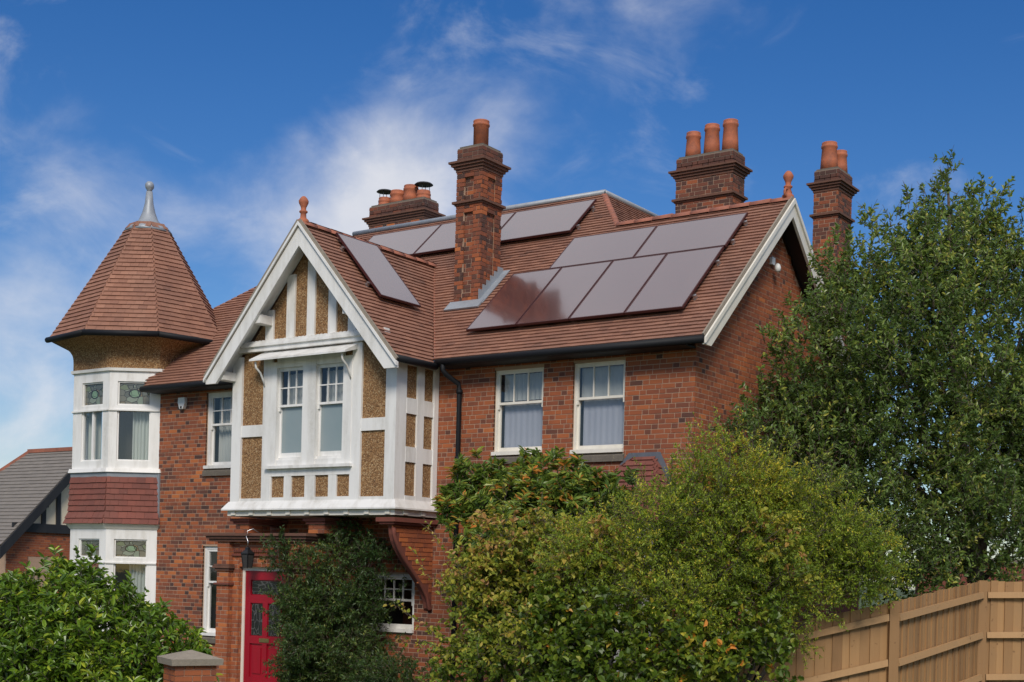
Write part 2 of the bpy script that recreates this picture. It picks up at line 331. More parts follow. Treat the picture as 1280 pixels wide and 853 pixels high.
def brick_unit(a, b):
    x, y, d, e = .5, .5, -.03, .0
    return ([(-x, -y, d), (x, -y, d), (x, y, d), (-x, y, d), (-x, -y, e), (x, -y, e), (x, y, e), (-x, y, e)], [(4, 5, 6, 7), (0, 1, 5, 4), (1, 2, 6, 5), (2, 3, 7, 6), (3, 0, 4, 7)])
def tile_unit(a, b):      # v from 0 (lower edge) to 1.6 gauges, thin wedge
    return ([(-.5, 0, .020), (.5, 0, .020), (.5, 0, .040), (-.5, 0, .040), (-.5, 1.4, .0), (.5, 1.4, .0), (.5, 1.4, .010), (-.5, 1.4, .010)], [(0, 1, 2, 3), (3, 2, 6, 7), (1, 5, 6, 2), (4, 0, 3, 7)])
BR = Field('brick', 'brickwork', 'brick', brick_unit)
TL = Field('tile', 'tile_courses', 'roof_tile', tile_unit)
WT = Field('hanging_tile', 'hanging_tile_courses', 'wall_tile', tile_unit)

def pos0(O, U, p): return O[0]+U[0]*p > -5.0
def brick_face(host, O, U, N, wd, ht, holes=(), pick=None, inside=None, tlow=.0, thigh=1.0, depth=0.0, fld=None):
    """Flemish bond over a rectangle wd x ht (origin O, along U, up z)"""
    O, U, N = V(*O), V(*U), V(*N); Z = V(0, 0, 1); O = O+N*depth
    C, J = .075, .012
    for r in range(int(math.ceil(ht/C))):
        v0 = r*C; v1 = min(v0+C-J, ht)
        if v1-v0 < .02: continue
        vc = (v0+v1)/2
        iv = [(0.0, wd)]
        for (a, b, c, d) in holes:
            if c-.02 < vc < d+.02:
                iv = [q for (x, y) in iv for q in ((x, min(y, a)), (max(x, b), y)) if q[1]-q[0] > .012]
        x = -((r % 2)*.169)-.05*((r*7) % 3); k = 0
        while x < wd:
            L = .225 if k % 2 == 0 else .1125
            for (a, b) in iv:
                p, q = max(x, a), min(x+L-J, b)
                if q-p > .015 and (inside is None or inside((p+q)/2, vc)):
                    head = k % 2 == 1
                    tn = random.gauss((.44 if pos0(O, U, p) else .34) if head else .60, .125 if pos0(O, U, p) else .20)
                    if random.random() < .07: tn -= .28
                    tn += random.gauss(0, .12) if tlow < -.1 else 0; tn = min(1, max(0, tlow+(thigh-tlow)*tn))
                    pos = O+U*(p+q)/2+Z*vc+N*random.uniform(-.002, .0025)
                    pk = pick is not None and pick(pos) and q-p > .05
                    (fld or BR).add(host, pos, U, Z, N, q-p, v1-v0, tn, pk)
            x += L; k += 1
def backing(O, U, N, wd, ht, holes, depth, reveal, mb):
    F = frame(O, U, N)
    us = sorted({0, wd, *[h[0] for h in holes], *[h[1] for h in holes]}); vs = sorted({0, ht, *[h[2] for h in holes], *[h[3] for h in holes]})
    for i in range(len(us)-1):
        for j in range(len(vs)-1):
            uc, vc = (us[i]+us[i+1])/2, (vs[j]+vs[j+1])/2
            if any(h[0] < uc < h[1] and h[2] < vc < h[3] for h in holes): continue
            mb.quad(F(us[i], depth, vs[j]), F(us[i+1], depth, vs[j]), F(us[i+1], depth, vs[j+1]), F(us[i], depth, vs[j+1]))
    for (a, b, c, d) in holes:
        for (p, q) in (((a, c), (a, d)), ((b, d), (b, c)), ((a, d), (b, d)), ((b, c), (a, c))):
            mb.quad(F(p[0], depth, p[1]), F(q[0], depth, q[1]), F(q[0], -reveal, q[1]), F(p[0], -reveal, p[1]))
def tile_face(host, O, U, Vv, poly, field=None, gauge=.100, wd=.165, pick=None, mean=.55):
    O, U, Vv = V(*O), V(*U), V(*Vv); N = np.cross(U, Vv); N /= np.linalg.norm(N)
    if N[2] < -1e-6: N = -N
    fl = field or TL
    vmin, vmax = min(p[1] for p in poly), max(p[1] for p in poly); n = len(poly)
    for r in range(int(math.ceil((vmax-vmin)/gauge))):
        v = vmin+r*gauge; vc = v+gauge*.45
        if vc > vmax: break
        xs = []
        for i in range(n):
            (a, b), (c, d) = poly[i], poly[(i+1) % n]
            if (b <= vc) != (d <= vc): xs.append(a+(c-a)*(vc-b)/(d-b))
        xs.sort(); rowtone = random.gauss(0, .03)
        for a, b in zip(xs[::2], xs[1::2]):
            x = math.floor(a/wd)*wd+(r % 2)*wd/2-wd
            while x < b:
                p, q = max(x, a), min(x+wd-.003, b)
                if q-p > .012:
                    tn = min(1, max(0, random.gauss(mean, .11)+rowtone-(.25 if random.random() < .04 else 0)))
                    pos = O+U*((p+q)/2)+Vv*(v+random.uniform(-.003, .003))+N*random.uniform(-.001, .003)
                    fl.add(host, pos, U, Vv, N, q-p, gauge, tn, pick is not None and q-p > .12 and pick(pos))
                x += wd

# ------------------------------------------------------------------ ground
def sheet(name, pts, z, m): mb = MB(); mb.ngon([(x, y, z) for x, y in pts]); o = mb.build(name, m, None); o['kind'] = 'structure'; return o
sheet('ground', [(-900, -900), (900, -900), (900, 900), (-900, 900)], 0, 'grass')
sheet('path', [(-8.7, -1.0), (-7.2, -1.0), (-4.4, -8.2), (-6.0, -8.2)], .006, 'paving')
sheet('road', [(-60, -26), (60, 2-18), (60, -22), (-60, -40)], .004, 'asphalt')
sheet('flower_bed', [(-5.4, -2.2), (3.0, -5.2), (3.2, -.6), (.4, -.2), (-4.6, -.1)], .004, 'soil')

# ================================================================== THE HOUSE
H = thing('house', 'large red brick house with turret, white timbered gable, tiled roofs and tall chimneys', 'house', (-6, 2, 0))
KF = .9; EY, EZ = -.35, 5.83                 # main front slope z = EZ + KF*(Y-EY)
def zf(y): return EZ+KF*(y-EY)
RY, RZ = 2.62, zf(2.62); TY, TZ = 3.7, zf(3.7)
GX, GZ, GK = -6.71, 8.11, 1.13               # front gable ridge

# --- front wall
HOL = {'w1': (-3.65, -2.69, 4.26, 5.65), 'w2': (-2.13, -1.19, 4.24, 5.66), 'l1': (-10.47, -9.5, 4.22, 5.68), 'l0': (-10.47, -9.75, 1.03, 2.74), 'p0': (-6.25, -5.22, 1.3, 2.30)}
X0 = -11.85
fw = MB(); holes = [(a-X0, b-X0, c, d) for (a, b, c, d) in HOL.values()]
backing((X0, 0, 0), (1, 0, 0), (0, -1, 0), -X0-.005, 5.78, holes, -.005, .14, fw)
front_wall = fw.build('wall', 'mortar', H)
vis_pick = lambda p: (p[0] > -4.7 and p[1] > -.1 and p[2] > 4.15 and p[2] < 5.6) or (p[0] > -.1 and p[2] > 4.8)
brick_face(front_wall, (X0, 0, 0), (1, 0, 0), (0, -1, 0), -X0, 5.75, holes, pick=vis_pick)
# --- right gable wall
gw = MB(); gy1 = 5.3
gp_ = [(-.0035, .002, 0), (-.0035, gy1, 0), (-.0035, gy1, zf(0)-.15), (-.0035, RY, RZ-.18), (-.0035, .002, zf(0)-.15)]
gw.ngon(gp_); gable_wall = gw.build('wall', 'mortar', H)
brick_face(gable_wall, (0, 0, 0), (0, 1, 0), (1, 0, 0), gy1, 8.4, pick=lambda p: p[1] < 2.4 and p[2] > 4.9, inside=lambda u, v: v < min(zf(u), 2*RZ-zf(u))-.16, tlow=.12)
# --- unseen back of the house: plain brick-coloured shells
bk = MB(); bk.box(-11.9, -.06, .95, 5.24, 0, 5.7); bk.box(-11.9, -3.2, 5.24, 7.4, 0, 5.7); bk.box(-2.3, -.5, 5.3, 8.2, 0, 6.4)
bk.build('rear_wall', 'corbel_brick', H)

# --- roofs
nrm = math.sqrt(1+KF*KF); VF = V(0, 1/nrm, KF/nrm)
def fs(x, y): return (x, (y-EY)*nrm)         # plan -> slope coordinates of the front slope
VX0, VX1, VYT = -8.80, -4.62, (GZ-EZ)/KF+EY
front_poly = [(-11.84, EY), (VX0, EY), (GX, VYT), (VX1, EY), (.3, EY), (.3, RY), (-2.95, RY), (-3.92, TY), (-10.0, TY), (-13.0, 1.27), (-12.8, .75)]
rf = MB(); rf.ngon([(x, y, zf(y)) for x, y in front_poly])
main_roof = rf.build('roof', 'roof_tile', H)
tile_face(main_roof, (0, EY, EZ), (1, 0, 0), VF, [fs(x, y) for x, y in front_poly], pick=lambda p: p[0] > -4.2 and p[1] < .3)
rr = MB()
rr.quad((.3, RY, RZ), (-3.4, RY, RZ), (-3.4, 5.7, RZ-KF*(5.7-RY)), (.3, 5.7, RZ-KF*(5.7-RY)))
rr.quad((-10, 7.2, TZ), (-3.92, 7.2, TZ), (-2.2, 9.0, TZ-1.7), (-10, 9.0, TZ-1.7)); rr.ngon([(-10, 3.7, TZ), (-10, 7.2, TZ), (-13.5, 9, TZ-3), (-13, 1.27, zf(1.27))])
rr.build('rear_roof', 'roof_tile', H)
KH = 1.03                                     # slope facing +X under the flat lead top
nh = math.sqrt(1+KH*KH); VH = V(-1/nh, 0, KH/nh)
hip_poly3 = [(-3.92, TY, TZ), (-3.92, 7.2, TZ), (-1.4, 7.2, TZ-KH*2.52), (-1.4, 4.4, TZ-KH*2.52), (-2.95, RY, RZ)]
hr = MB(); hr.ngon(hip_poly3); hip_roof = hr.build('hip_roof', 'roof_tile', H)
tile_face(hip_roof, (-1.4, 0, TZ-KH*2.52), (0, 1, 0), VH, [(y, (-1.4-x)*nh) for x, y, z in hip_poly3])
lead = MB(); lead.box(-10.1, -3.86, 3.62, 7.3, TZ-.02, TZ+.035); lead.tube([(-10.1, 3.66, TZ+.02), (-3.86, 3.66, TZ+.02)], .055, 8); lead.tube([(-3.88, 3.66, TZ+.02), (-3.88, 7.2, TZ+.02)], .05, 8)
lead.build('lead_flat', 'lead', H, True)
# front gable slopes
ng = math.sqrt(1+GK*GK); GE = 5.75; GW_ = (GZ-GE)/GK; GY0 = -1.42
for s, nm in ((1, 'r'), (-1, 'l')):
    gm = MB(); ye = (GE-EZ)/KF+EY
    pts = [(GX+s*GW_, GY0, GE), (GX+s*GW_, ye+.06, GE), (GX, VYT, GZ), (GX, GY0, GZ)]
    gm.ngon(pts); gr = gm.build('gable_roof', 'roof_tile', H)
    poly = [(y, (GW_-abs(x-GX))*ng) for x, y, z in pts]
    tile_face(gr, (GX+s*GW_, 0, GE), (0, 1, 0), (-s/ng, 0, GK/ng), poly)
# valley strip, ridge tiles
vl = MB()
for x1 in (VX0, VX1): vl.bar((x1, EY, EZ+.02), (GX, VYT, GZ+.025), .035, .02)
vl.build('valley', 'ridge_clay', H)
def ridge(p, q, rad=.105, step=.33, name='ridge_tile'):
    p, q = V(*p), V(*q); L = np.linalg.norm(q-p); n = max(1, int(L/step)); d = (q-p)/n
    for i in range(n):
        mb = MB(); a = p+d*i; b = p+d*(i+1)*1.0-d*.02; dd = d/np.linalg.norm(d); sd_ = np.cross(dd, V(0, 0, 1)); sd_ /= np.linalg.norm(sd_); up = np.cross(sd_, dd)
        jz = random.uniform(-.004, .006); ring = []
        for e, rr_ in ((a, rad+.006), (b, rad-.004)):
            for k in range(9):
                t = math.pi*k/8; ring.append(e+sd_*math.cos(t)*rr_+up*(math.sin(t)*rr_*.8-.03+jz))
        fs_ = [(k, k+1, k+10, k+9) for k in range(8)]+[tuple(range(8, -1, -1)), tuple(range(9, 18))]
        mb.add(ring, fs_); mb.build(name, 'ridge_clay', H, True)
ridge((.32, RY, RZ+.02), (-2.95, RY, RZ+.02)); ridge((GX, GY0, GZ+.02), (GX, VYT+.05, GZ+.02), .10)
ridge((-3.9, TY-.02, TZ+.01), (-2.95, RY, RZ+.02), .06, .15, 'hip_tile')
def finial(x, y, z, sc=1.0, body='terracotta'):
    mb = MB(); c = (x, y, z)
    mb.lathe(c, [(a*sc, b*sc) for a, b in [(.10, -.06), (.10, .02), (.055, .06), (.05, .14), (.075, .16), (.075, .18), (.045, .20), (.05, .25), (.085, .32), (.09, .36), (.06, .41), (.03, .44), (.0, .45)]], 14)
    mb.build('finial', body, H, True)
finial(GX, GY0+.06, GZ+.06, .95); finial(.24, RY, RZ+.07, .95)
for s in (-1, 1):
    sc = MB(); sc.tube([(.24+.12*math.cos(a)*0, RY+s*(.06+.07*math.cos(a)), RZ+.12+.07*math.sin(a)) for a in np.linspace(-1.2, 4.2, 12)], .022, 6); sc.build('finial_scroll', 'terracotta', H, True)

# --- barge boards
def barge(p, q, wd, th, nrm_, m, name='bargeboard'):      # p top, q bottom; board hangs below the line
    p, q, n = V(*p), V(*q), V(*nrm_); dn = V(0, 0, -wd)
    e = q-p; foot = .09; k = 1-(wd-foot)/abs(e[2]); c = V(*(p+dn+e*k)); mb = MB(); mb.prism([p, q, q+V(0, 0, -foot), c, p+dn] if wd > foot else [p, q, q+dn, p+dn], n*th); mb.build(name, m, H)
for s in (-1, 1):
    barge((GX, GY0-.03, GZ+.02), (GX+s*(GW_+.10), GY0-.03, GE-.10), .38, .05, (0, 1, 0), 'white_paint')
    barge((GX, GY0-.075, GZ+.04), (GX+s*(GW_+.12), GY0-.075, GE-.10), .06, .05, (0, 1, 0), 'white_paint', 'barge_moulding')
    barge((.30, RY, RZ+.0), (.30, RY+s*(RY-EY+.03), EZ-.03), .27, .045, (1, 0, 0), 'cream_paint')
    barge((.345, RY, RZ+.03), (.345, RY+s*(RY-EY+.05), EZ-.02), .085, .03, (1, 0, 0), 'cream_paint', 'barge_moulding')
    # verge undercloak: the mortared tile edge above each board
    mb = MB(); mb.bar((GX, GY0-.04, GZ+.045), (GX+s*(GW_+.1), GY0-.04, GE-.07), .10, .03, (0, 1, 0)); mb.build('verge', 'cap_stone', H)
    mb = MB(); mb.bar((.32, RY, RZ+.035), (.32, RY+s*(RY-EY+.03), EZ+.0), .09, .03, (1, 0, 0)); mb.build('verge', 'cap_stone', H)
    # soffits
    mb = MB(); mb.prism([(GX, GY0+.02, GZ-.06), (GX+s*GW_, GY0+.02, GE-.06), (GX+s*GW_, -1.05, GE-.06), (GX, -1.05, GZ-.06)], (0, 0, -.03)); mb.build('soffit', 'white_paint', H)
    mb = MB(); mb.prism([(.005, RY, RZ-.06), (.005, RY+s*(RY-EY), EZ-.06), (.30, RY+s*(RY-EY), EZ-.06), (.30, RY, RZ-.06)], (0, 0, -.03)); mb.build('soffit', 'timber_black', H)
for (x, z) in [(-7.74, 6.64), (-8.60, 5.72), (-5.66, 6.62)]:
    mb = MB(); mb.box(x-.09, x+.09, GY0+.03, -1.0, z-.09, z+.06); mb.build('purlin_end', 'white_paint', H)

# --- gutters and downpipe
def gutter(path, r=.058, fascia=None):
    mb = MB(); mb.tube(path, r, 10); o = mb.build('gutter', 'black_plastic', H, True)
    return o
gutter([(VX1+.05, EY-.04, EZ-.045), (.33, EY-.04, EZ-.045)]); gutter([(VX1+.07, GY0+.0, GE-.03), (VX1+.07, EY-.06, GE-.03)]); gutter([(-11.9, EY-.04, EZ-.045), (VX0-.02, EY-.04, EZ-.045)])
gutter([(VX0-.07, GY0+.0, GE-.03), (VX0-.07, EY-.06, GE-.03)])
for (xa, xb) in ((VX1+.02, .02), (-11.86, VX0)):
    fa = MB(); fa.box(xa, xb, EY-.0, EY+.03, EZ-.10, EZ-.0); fa.build('fascia', 'timber_black', H)
for (xa, xb) in ((VX1+.02, .0), (-11.84, VX0)):
    sf = MB(); sf.box(xa, xb, EY+.03, .0, EZ-.10, EZ-.08); sf.build('eaves_soffit', 'timber_black', H)
dp = MB(); dp.tube([(-4.42, EY-.04, EZ-.05), (-4.42, EY-.04, EZ-.17), (-4.40, EY+.02, EZ-.24), (-4.31, -.10, EZ-.37), (-4.30, -.085, EZ-.47), (-4.30, -.085, .1)], .042, 10)
dpo = dp.build('downpipe', 'black_plastic', H, True)
for z in (5.3, 4.2, 2.9, 1.4):
    mb = MB(); mb.tube([(-4.30, -.085, z), (-4.30, -.085, z+.06)], .056, 10); mb.build('pipe_collar', 'black_plastic', dpo, True)

# --- sash windows
def sash(F, wd, ht, parent, meet=.53, cols=3, rows=1, lower='glass', sill=True, fr=.075, y=-.10, room=.8, wm='white_paint'):
    """F(a, outward, z) with its origin at the lower left of the opening; returns the window part"""
    mb = MB()
    mb.fbox(F, 0, fr, y-.05, y+.05, 0, ht); mb.fbox(F, wd-fr, wd, y-.05, y+.05, 0, ht); mb.fbox(F, fr, wd-fr, y-.05, y+.05, ht-fr*.8, ht); mb.fbox(F, fr, wd-fr, y-.05, y+.05, 0, .05)
    wdw = mb.build('window', wm, parent)
    if sill: mb = MB(); mb.fbox(F, -.0, wd, y+.05, .05, .0, .06); mb.build('sill', wm, wdw)
    a0, a1 = fr, wd-fr; zm = ht*meet; zt = ht-fr*.8; st = .035
    def sashpart(nm, z0, z1, yy, nc, nr, gm, bot):
        m = MB(); m.fbox(F, a0, a0+st, yy-.018, yy+.018, z0, z1); m.fbox(F, a1-st, a1, yy-.018, yy+.018, z0, z1); m.fbox(F, a0+st, a1-st, yy-.018, yy+.018, z0, z0+bot); m.fbox(F, a0+st, a1-st, yy-.018, yy+.018, z1-.04, z1)
        g0, g1, h0, h1 = a0+st, a1-st, z0+bot, z1-.04
        for i in range(1, nc): x = g0+(g1-g0)*i/nc; m.fbox(F, x-.010, x+.010, yy-.014, yy+.014, h0, h1)
        for j in range(1, nr): z = h0+(h1-h0)*j/nr; m.fbox(F, g0, g1, yy-.013, yy+.013, z-.010, z+.010)
        if nm == 'upper_sash':                        # sash horns
            for x in (a0, a1-st): m.fbox(F, x, x+st, yy-.016, yy+.016, z0-.07, z0)
        m.build(nm, wm, wdw)
        for i in range(nc):
            for j in range(nr):
                p = MB(); e0, e1, k0, k1 = g0+(g1-g0)*i/nc, g0+(g1-g0)*(i+1)/nc, h0+(h1-h0)*j/nr, h0+(h1-h0)*(j+1)/nr
                tl = random.uniform(-.004, .004); p.quad(F(e0, yy+tl, k0), F(e1, yy-tl, k0), F(e1, yy-tl, k1), F(e0, yy+tl, k1)); p.build('pane', gm, wdw)
    sashpart('lower_sash', .05, zm+.02, y-.02, 1, 1, lower, .085)
    sashpart('upper_sash', zm-.02, zt, y+.022, cols, rows, 'glass', .04)
    if room: dark_room(F, 0, wd, 0, ht, y-.06, room, wdw)
    return wdw
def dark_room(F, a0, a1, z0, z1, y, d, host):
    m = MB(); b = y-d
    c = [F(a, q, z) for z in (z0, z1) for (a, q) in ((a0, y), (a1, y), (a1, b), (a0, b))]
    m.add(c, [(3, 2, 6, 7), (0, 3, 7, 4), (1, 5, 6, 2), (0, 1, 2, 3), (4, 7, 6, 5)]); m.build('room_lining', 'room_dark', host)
def curtain(F, a0, a1, z0, z1, y, m, label, name='net_curtain', amp=.02, waves=9, taper=None, group=None):
    n = int(waves*8); vs = []; fs_ = []; nz = 8
    for j in range(nz+1):
        z = z0+(z1-z0)*j/nz
        for i in range(n+1):
            t = i/n; a = a0+(a1-a0)*t
            if taper: a = taper[0]+(a-taper[0])*(1-taper[1]*math.sin(math.pi*(1-j/nz)*.5)**2)
            ph = 2*math.pi*waves*t
            vs.append(F(a, y+amp*math.sin(ph)+amp*.5*math.sin(ph*.37+1.3+j*.1), z))
    for j in range(nz):
        for i in range(n): k = j*(n+1)+i; fs_.append((k, k+1, k+n+2, k+n+1))
    mb = MB(); mb.add(vs, fs_); o = mb.build(name, m, None, True); o['label'] = label; o['category'] = 'curtain'
    if group: o['group'] = group
    return o
def wf(k): a = HOL[k]; return frame((a[0], 0, a[2]), (1, 0, 0), (0, -1, 0)), a[1]-a[0], a[3]-a[2]
F1, a_, b_ = wf('w1'); sash(F1, a_, b_, H, .61, 3, 1, wm='cream_paint', fr=.032); curtain(F1, .09, a_-.09, .06, .86, -.19, 'lace', 'lace half curtain in the brick wall window beside the downpipe', 'lace_curtain', .0035, 7)
curtain(F1, .09, a_-.09, .9, 1.33, -.17, 'net', 'grey net curtain in the upper sash beside the downpipe', amp=.012)
F2, a_, b_ = wf('w2'); sash(F2, a_, b_, H, .61, 3, 1, wm='cream_paint', fr=.032); curtain(F2, .09, a_-.09, .06, .88, -.19, 'lace', 'lace half curtain in the brick wall window next to the corner', 'lace_curtain', .0035, 7)
curtain(F2, .06, a_-.06, .9, 1.36, -.17, 'net', 'pale net sheet added to lighten the upper sash next to the house corner', amp=.006, waves=4)  # pale net added behind the glass to lighten the dark pane
F3, a_, b_ = wf('l1'); sash(F3, a_, b_, H, .58, 3, 2); curtain(F3, .09, a_-.09, .08, 1.36, -.27, 'net', 'white net curtain in the window between turret and timbered gable')
F4, a_, b_ = wf('l0'); sash(F4, a_, b_, H, .60, 1, 2)
F5, a_, b_ = wf('p0'); sash(F5, a_, b_, H, .55, 4, 2)
for k in ('w1', 'w2', 'l1', 'l0'):                    # dark brick sub-sills
    a, b, c, d = HOL[k]; mb = MB()
    mb.prism([(a-.02, .0, c-.012), (b+.02, .0, c-.012), (b+.02, -.05, c-.05), (a-.02, -.05, c-.05)], (0, 0, -.09)); mb.build('brick_sill', 'weathered_stone', H)

# --- oriel and half-timbered gable
OX0, OX1, OY, OZ0 = -8.57, -4.83, -1.05, 3.44
ow = (-7.54, -5.85, 4.16, 5.86)
om = MB(); hl = [(-7.52-OX0, -6.86-OX0, 4.20-OZ0, 5.80-OZ0), (-6.60-OX0, -5.94-OX0, 4.20-OZ0, 5.80-OZ0)]
backing((OX0, OY, OZ0), (1, 0, 0), (0, -1, 0), OX1-OX0, 2.36, hl, 0, .10, om)
om.quad((OX1, OY, OZ0), (OX1, 0, OZ0), (OX1, 0, 5.75), (OX1, OY, 5.75)); om.quad((OX0, 0, OZ0), (OX0, OY, OZ0), (OX0, OY, 5.75), (OX0, 0, 5.75))
om.ngon([(OX0, OY, 5.80), (OX1, OY, 5.80), (GX+.02, OY, GZ-.12), (GX-.02, OY, GZ-.12)])
oriel = om.build('oriel', 'roughcast', H)
def tim(x0, x1, z0, z1, nm='timber', pr=.035, m='white_paint'):
    mb = MB(); mb.box(x0, x1, OY-pr, OY+.01, z0, z1); return mb.build(nm, m, oriel)
tim(OX0-.02, -8.36, OZ0+.05, 6.05, 'corner_post', .045); (lambda mb: (mb.box(-5.03, OX1+.024, OY-.045, -.83, OZ0+.05, 5.76), mb.build('corner_post', 'white_paint', oriel)))(MB())
tim(-7.83, -7.62, 3.44, 6.1, 'post', .04); tim(-5.77, -5.56, 3.44, 6.1, 'post', .04)
for (a, b) in ((-8.36, -7.83), (-5.56, -5.03)): tim(a, b, 4.635, 4.84, 'rail', .034); tim(a, b, 3.44, 3.555, 'rail', .034)
tim(-7.62, -5.77, 3.93, 4.205, 'rail', .036); tim(-7.62, -5.77, 3.44, 3.565, 'rail', .034)
for (a, b) in ((-7.62, -7.60), (-7.29, -7.12), (-6.80, -6.57), (-6.26, -6.08), (-5.79, -5.77)): tim(a, b, 3.565, 3.93, 'stud', .033)
tim(-7.62, -7.50, 4.1, 5.9, 'window_post', .05); tim(-6.88, -6.58, 4.1, 5.9, 'window_post', .05); tim(-5.96, -5.77, 4.1, 5.9, 'window_post', .05); tim(-7.50, -5.96, 5.80, 5.98, 'rail', .044)
for (a, b) in ((-7.82, -7.63), (-7.32, -7.13), (-6.84, -6.66), (-6.35, -6.17), (-5.90, -5.72)):
    xm = (a+b)/2; tim(a, b, 6.28, GZ-.14-GK*abs(xm-GX)-.0, 'stud', .035)
mb = MB(); mb.box(-8.42, -5.02, OY-.11, OY+.0, 6.11, 6.19); mb.box(-8.44, -5.0, OY-.15, OY+.0, 6.19, 6.235); mb.box(-8.42, -5.02, OY-.12, OY, 6.235, 6.28); mb.build('bressummer', 'white_paint', oriel)
mb = MB()
for i in range(38): x = -8.35+i*.086; mb.box(x, x+.05, OY-.10, OY-.036, 6.28, 6.297)
mb.build('dentils', 'white_paint', oriel)
# side panels
def tims(y0, y1, z0, z1, nm='timber', pr=.035): mb = MB(); mb.box(OX1-.01, OX1+pr, y0, y1, z0, z1); return mb.build(nm, 'white_paint', oriel)
tims(-.56, -.385, 3.44, 5.78, 'post', .034); tims(-.13, -.015, OZ0+.05, 5.78, 'post', .045)
for (z0, z1) in ((3.44, 3.58), (4.13, 4.38), (4.92, 5.175), (5.71, 5.80)):
    tims(-.83, -.56, z0, z1, 'rail', .030); tims(-.385, -.13, z0, z1, 'rail', .030)
# skirt, joists
sk = MB()
fl = [(OX0-.05, OY-.05, 3.50), (OX1+.05, OY-.05, 3.50), (OX1+.05, 0, 3.50), (OX0-.05, 0, 3.50)]; fl2 = [(OX0-.14, OY-.14, 3.37), (OX1+.14, OY-.14, 3.37), (OX1+.14, 0, 3.37), (OX0-.14, 0, 3.37)]
fl3 = [(x, y, 3.345) for x, y, z in fl2]
sk.add(fl+fl2+fl3, [(0, 1, 5, 4), (1, 2, 6, 5), (3, 0, 4, 7), (4, 5, 9, 8), (5, 6, 10, 9), (7, 4, 8, 11), (8, 9, 10, 11), (0, 3, 2, 1)]); sk.build('skirt', 'white_paint', oriel)
mb = MB(); mb.box(OX0-.06, OX1+.06, OY-.06, -.01, 3.25, 3.344); mb.build('sill_beam', 'cream_paint', oriel)
for i in range(9):
    x = OX0+.05+i*.445; mb = MB(); mb.box(x, x+.10, OY-.085, OY-.055, 3.265, 3.335); mb.build('joist_end', 'cream_paint', oriel)
for i in range(2):
    y = -.9+i*.45; mb = MB(); mb.box(OX1+.055, OX1+.085, y, y+.10, 3.265, 3.335); mb.build('joist_end', 'cream_paint', oriel)
# oriel windows, hood and sill
for (x0, x1, nm) in ((-7.52, -6.86, 'left'), (-6.60, -5.94, 'right')):
    Fo = frame((x0, OY, 4.20), (1, 0, 0), (0, -1, 0)); sash(Fo, x1-x0, 1.60, oriel.parent, .59, 3, 2, 'frosted_glass', False, .022, -.05, .6)
    curtain(Fo, .05, x1-x0-.05, .85, 1.52, -.2, 'net', 'grey net curtain in the %s oriel sash' % ('turret-side' if nm == 'left' else 'chimney-side'), amp=.03, waves=5)
mb = MB(); mb.box(-7.70, -5.72, OY-.12, OY-.02, 4.055, 4.105); mb.build('window_sill', 'white_paint', oriel)
mb = MB(); mb.prism([(-7.88, OY-.01, 6.10), (-7.88, OY-.35, 5.93), (-7.88, OY-.35, 5.90), (-7.88, OY-.01, 6.0)], (2.22, 0, 0)); mb.build('window_hood', 'white_paint', oriel)
for x in (-7.79, -5.79):
    mb = MB(); mb.tube([(x, OY-.28, 5.90), (x, OY-.27, 5.80), (x, OY-.16, 5.72), (x, OY-.10, 5.62), (x, OY-.05, 5.50)], [.016, .02, .018, .018, .012], 6); mb.build('hood_bracket', 'white_paint', oriel, True)

# --- porch, door, bracket
def brick_box(host, x0, x1, y0, y1, z0, z1, faces='SE', **kw):
    if 'S' in faces: brick_face(host, (x0, y0, z0), (1, 0, 0), (0, -1, 0), x1-x0, z1-z0, **kw)
    if 'E' in faces: brick_face(host, (x1, y0, z0), (0, 1, 0), (1, 0, 0), y1-y0, z1-z0, **kw)
PY = -.92
pm = MB()
for (x0, x1, y0, z0, z1) in ((-8.96, -8.66, PY-.10, 0, 2.95), (-8.66, -8.50, PY, 0, 2.95), (-7.38, -7.18, PY, 0, 2.95), (-7.18, -6.80, PY-.10, 0, 2.95), (-8.50, -7.38, PY, 2.36, 2.95)):
    pm.box(x0+.005, x1-.005, y0+.005, -.01, z0, z1)
porch = pm.build('porch', 'mortar', H)
for a in ((-8.96, -8.66, PY-.10), (-8.66, -8.50, PY), (-7.38, -7.18, PY), (-7.18, -6.80, PY-.10)): brick_box(porch, a[0], a[1], a[2], -.02, 0, 2.95, tlow=.3)
brick_face(porch, (-8.50, PY, 2.36), (1, 0, 0), (0, -1, 0), 1.12, .59, tlow=.3)
def moulding(x0, x1, y0, z, prof, nm, m='corbel_brick'):
    mb = MB(); zz = z
    for (pr, h) in prof: mb.box(x0-pr, x1+pr, y0-pr, -.03, zz, zz+h-.003); zz += h
    return mb.build(nm, m, porch)
moulding(-9.12, -6.78, PY-.12, 2.80, [(.02, .05), (.06, .05), (.10, .05)], 'cornice', 'dark_course')
moulding(-8.97, -8.65, PY-.11, 2.28, [(.02, .045), (.05, .045), (.03, .03)], 'capital', 'dark_course'); moulding(-7.19, -6.79, PY-.11, 2.28, [(.02, .045), (.05, .045), (.03, .03)], 'capital', 'dark_course')
moulding(-8.97, -8.65, PY-.11, 2.03, [(.03, .035)], 'necking', 'corbel_brick')
moulding(-8.65, -7.2, PY-.02, 2.55, [(.02, .04)], 'string_course', 'corbel_brick')
mb = MB()
for i in range(26): x = -8.62+i*.055; mb.box(x, x+.03, PY-.045, PY, 2.62, 2.66)
mb.build('dentils', 'corbel_brick', porch)
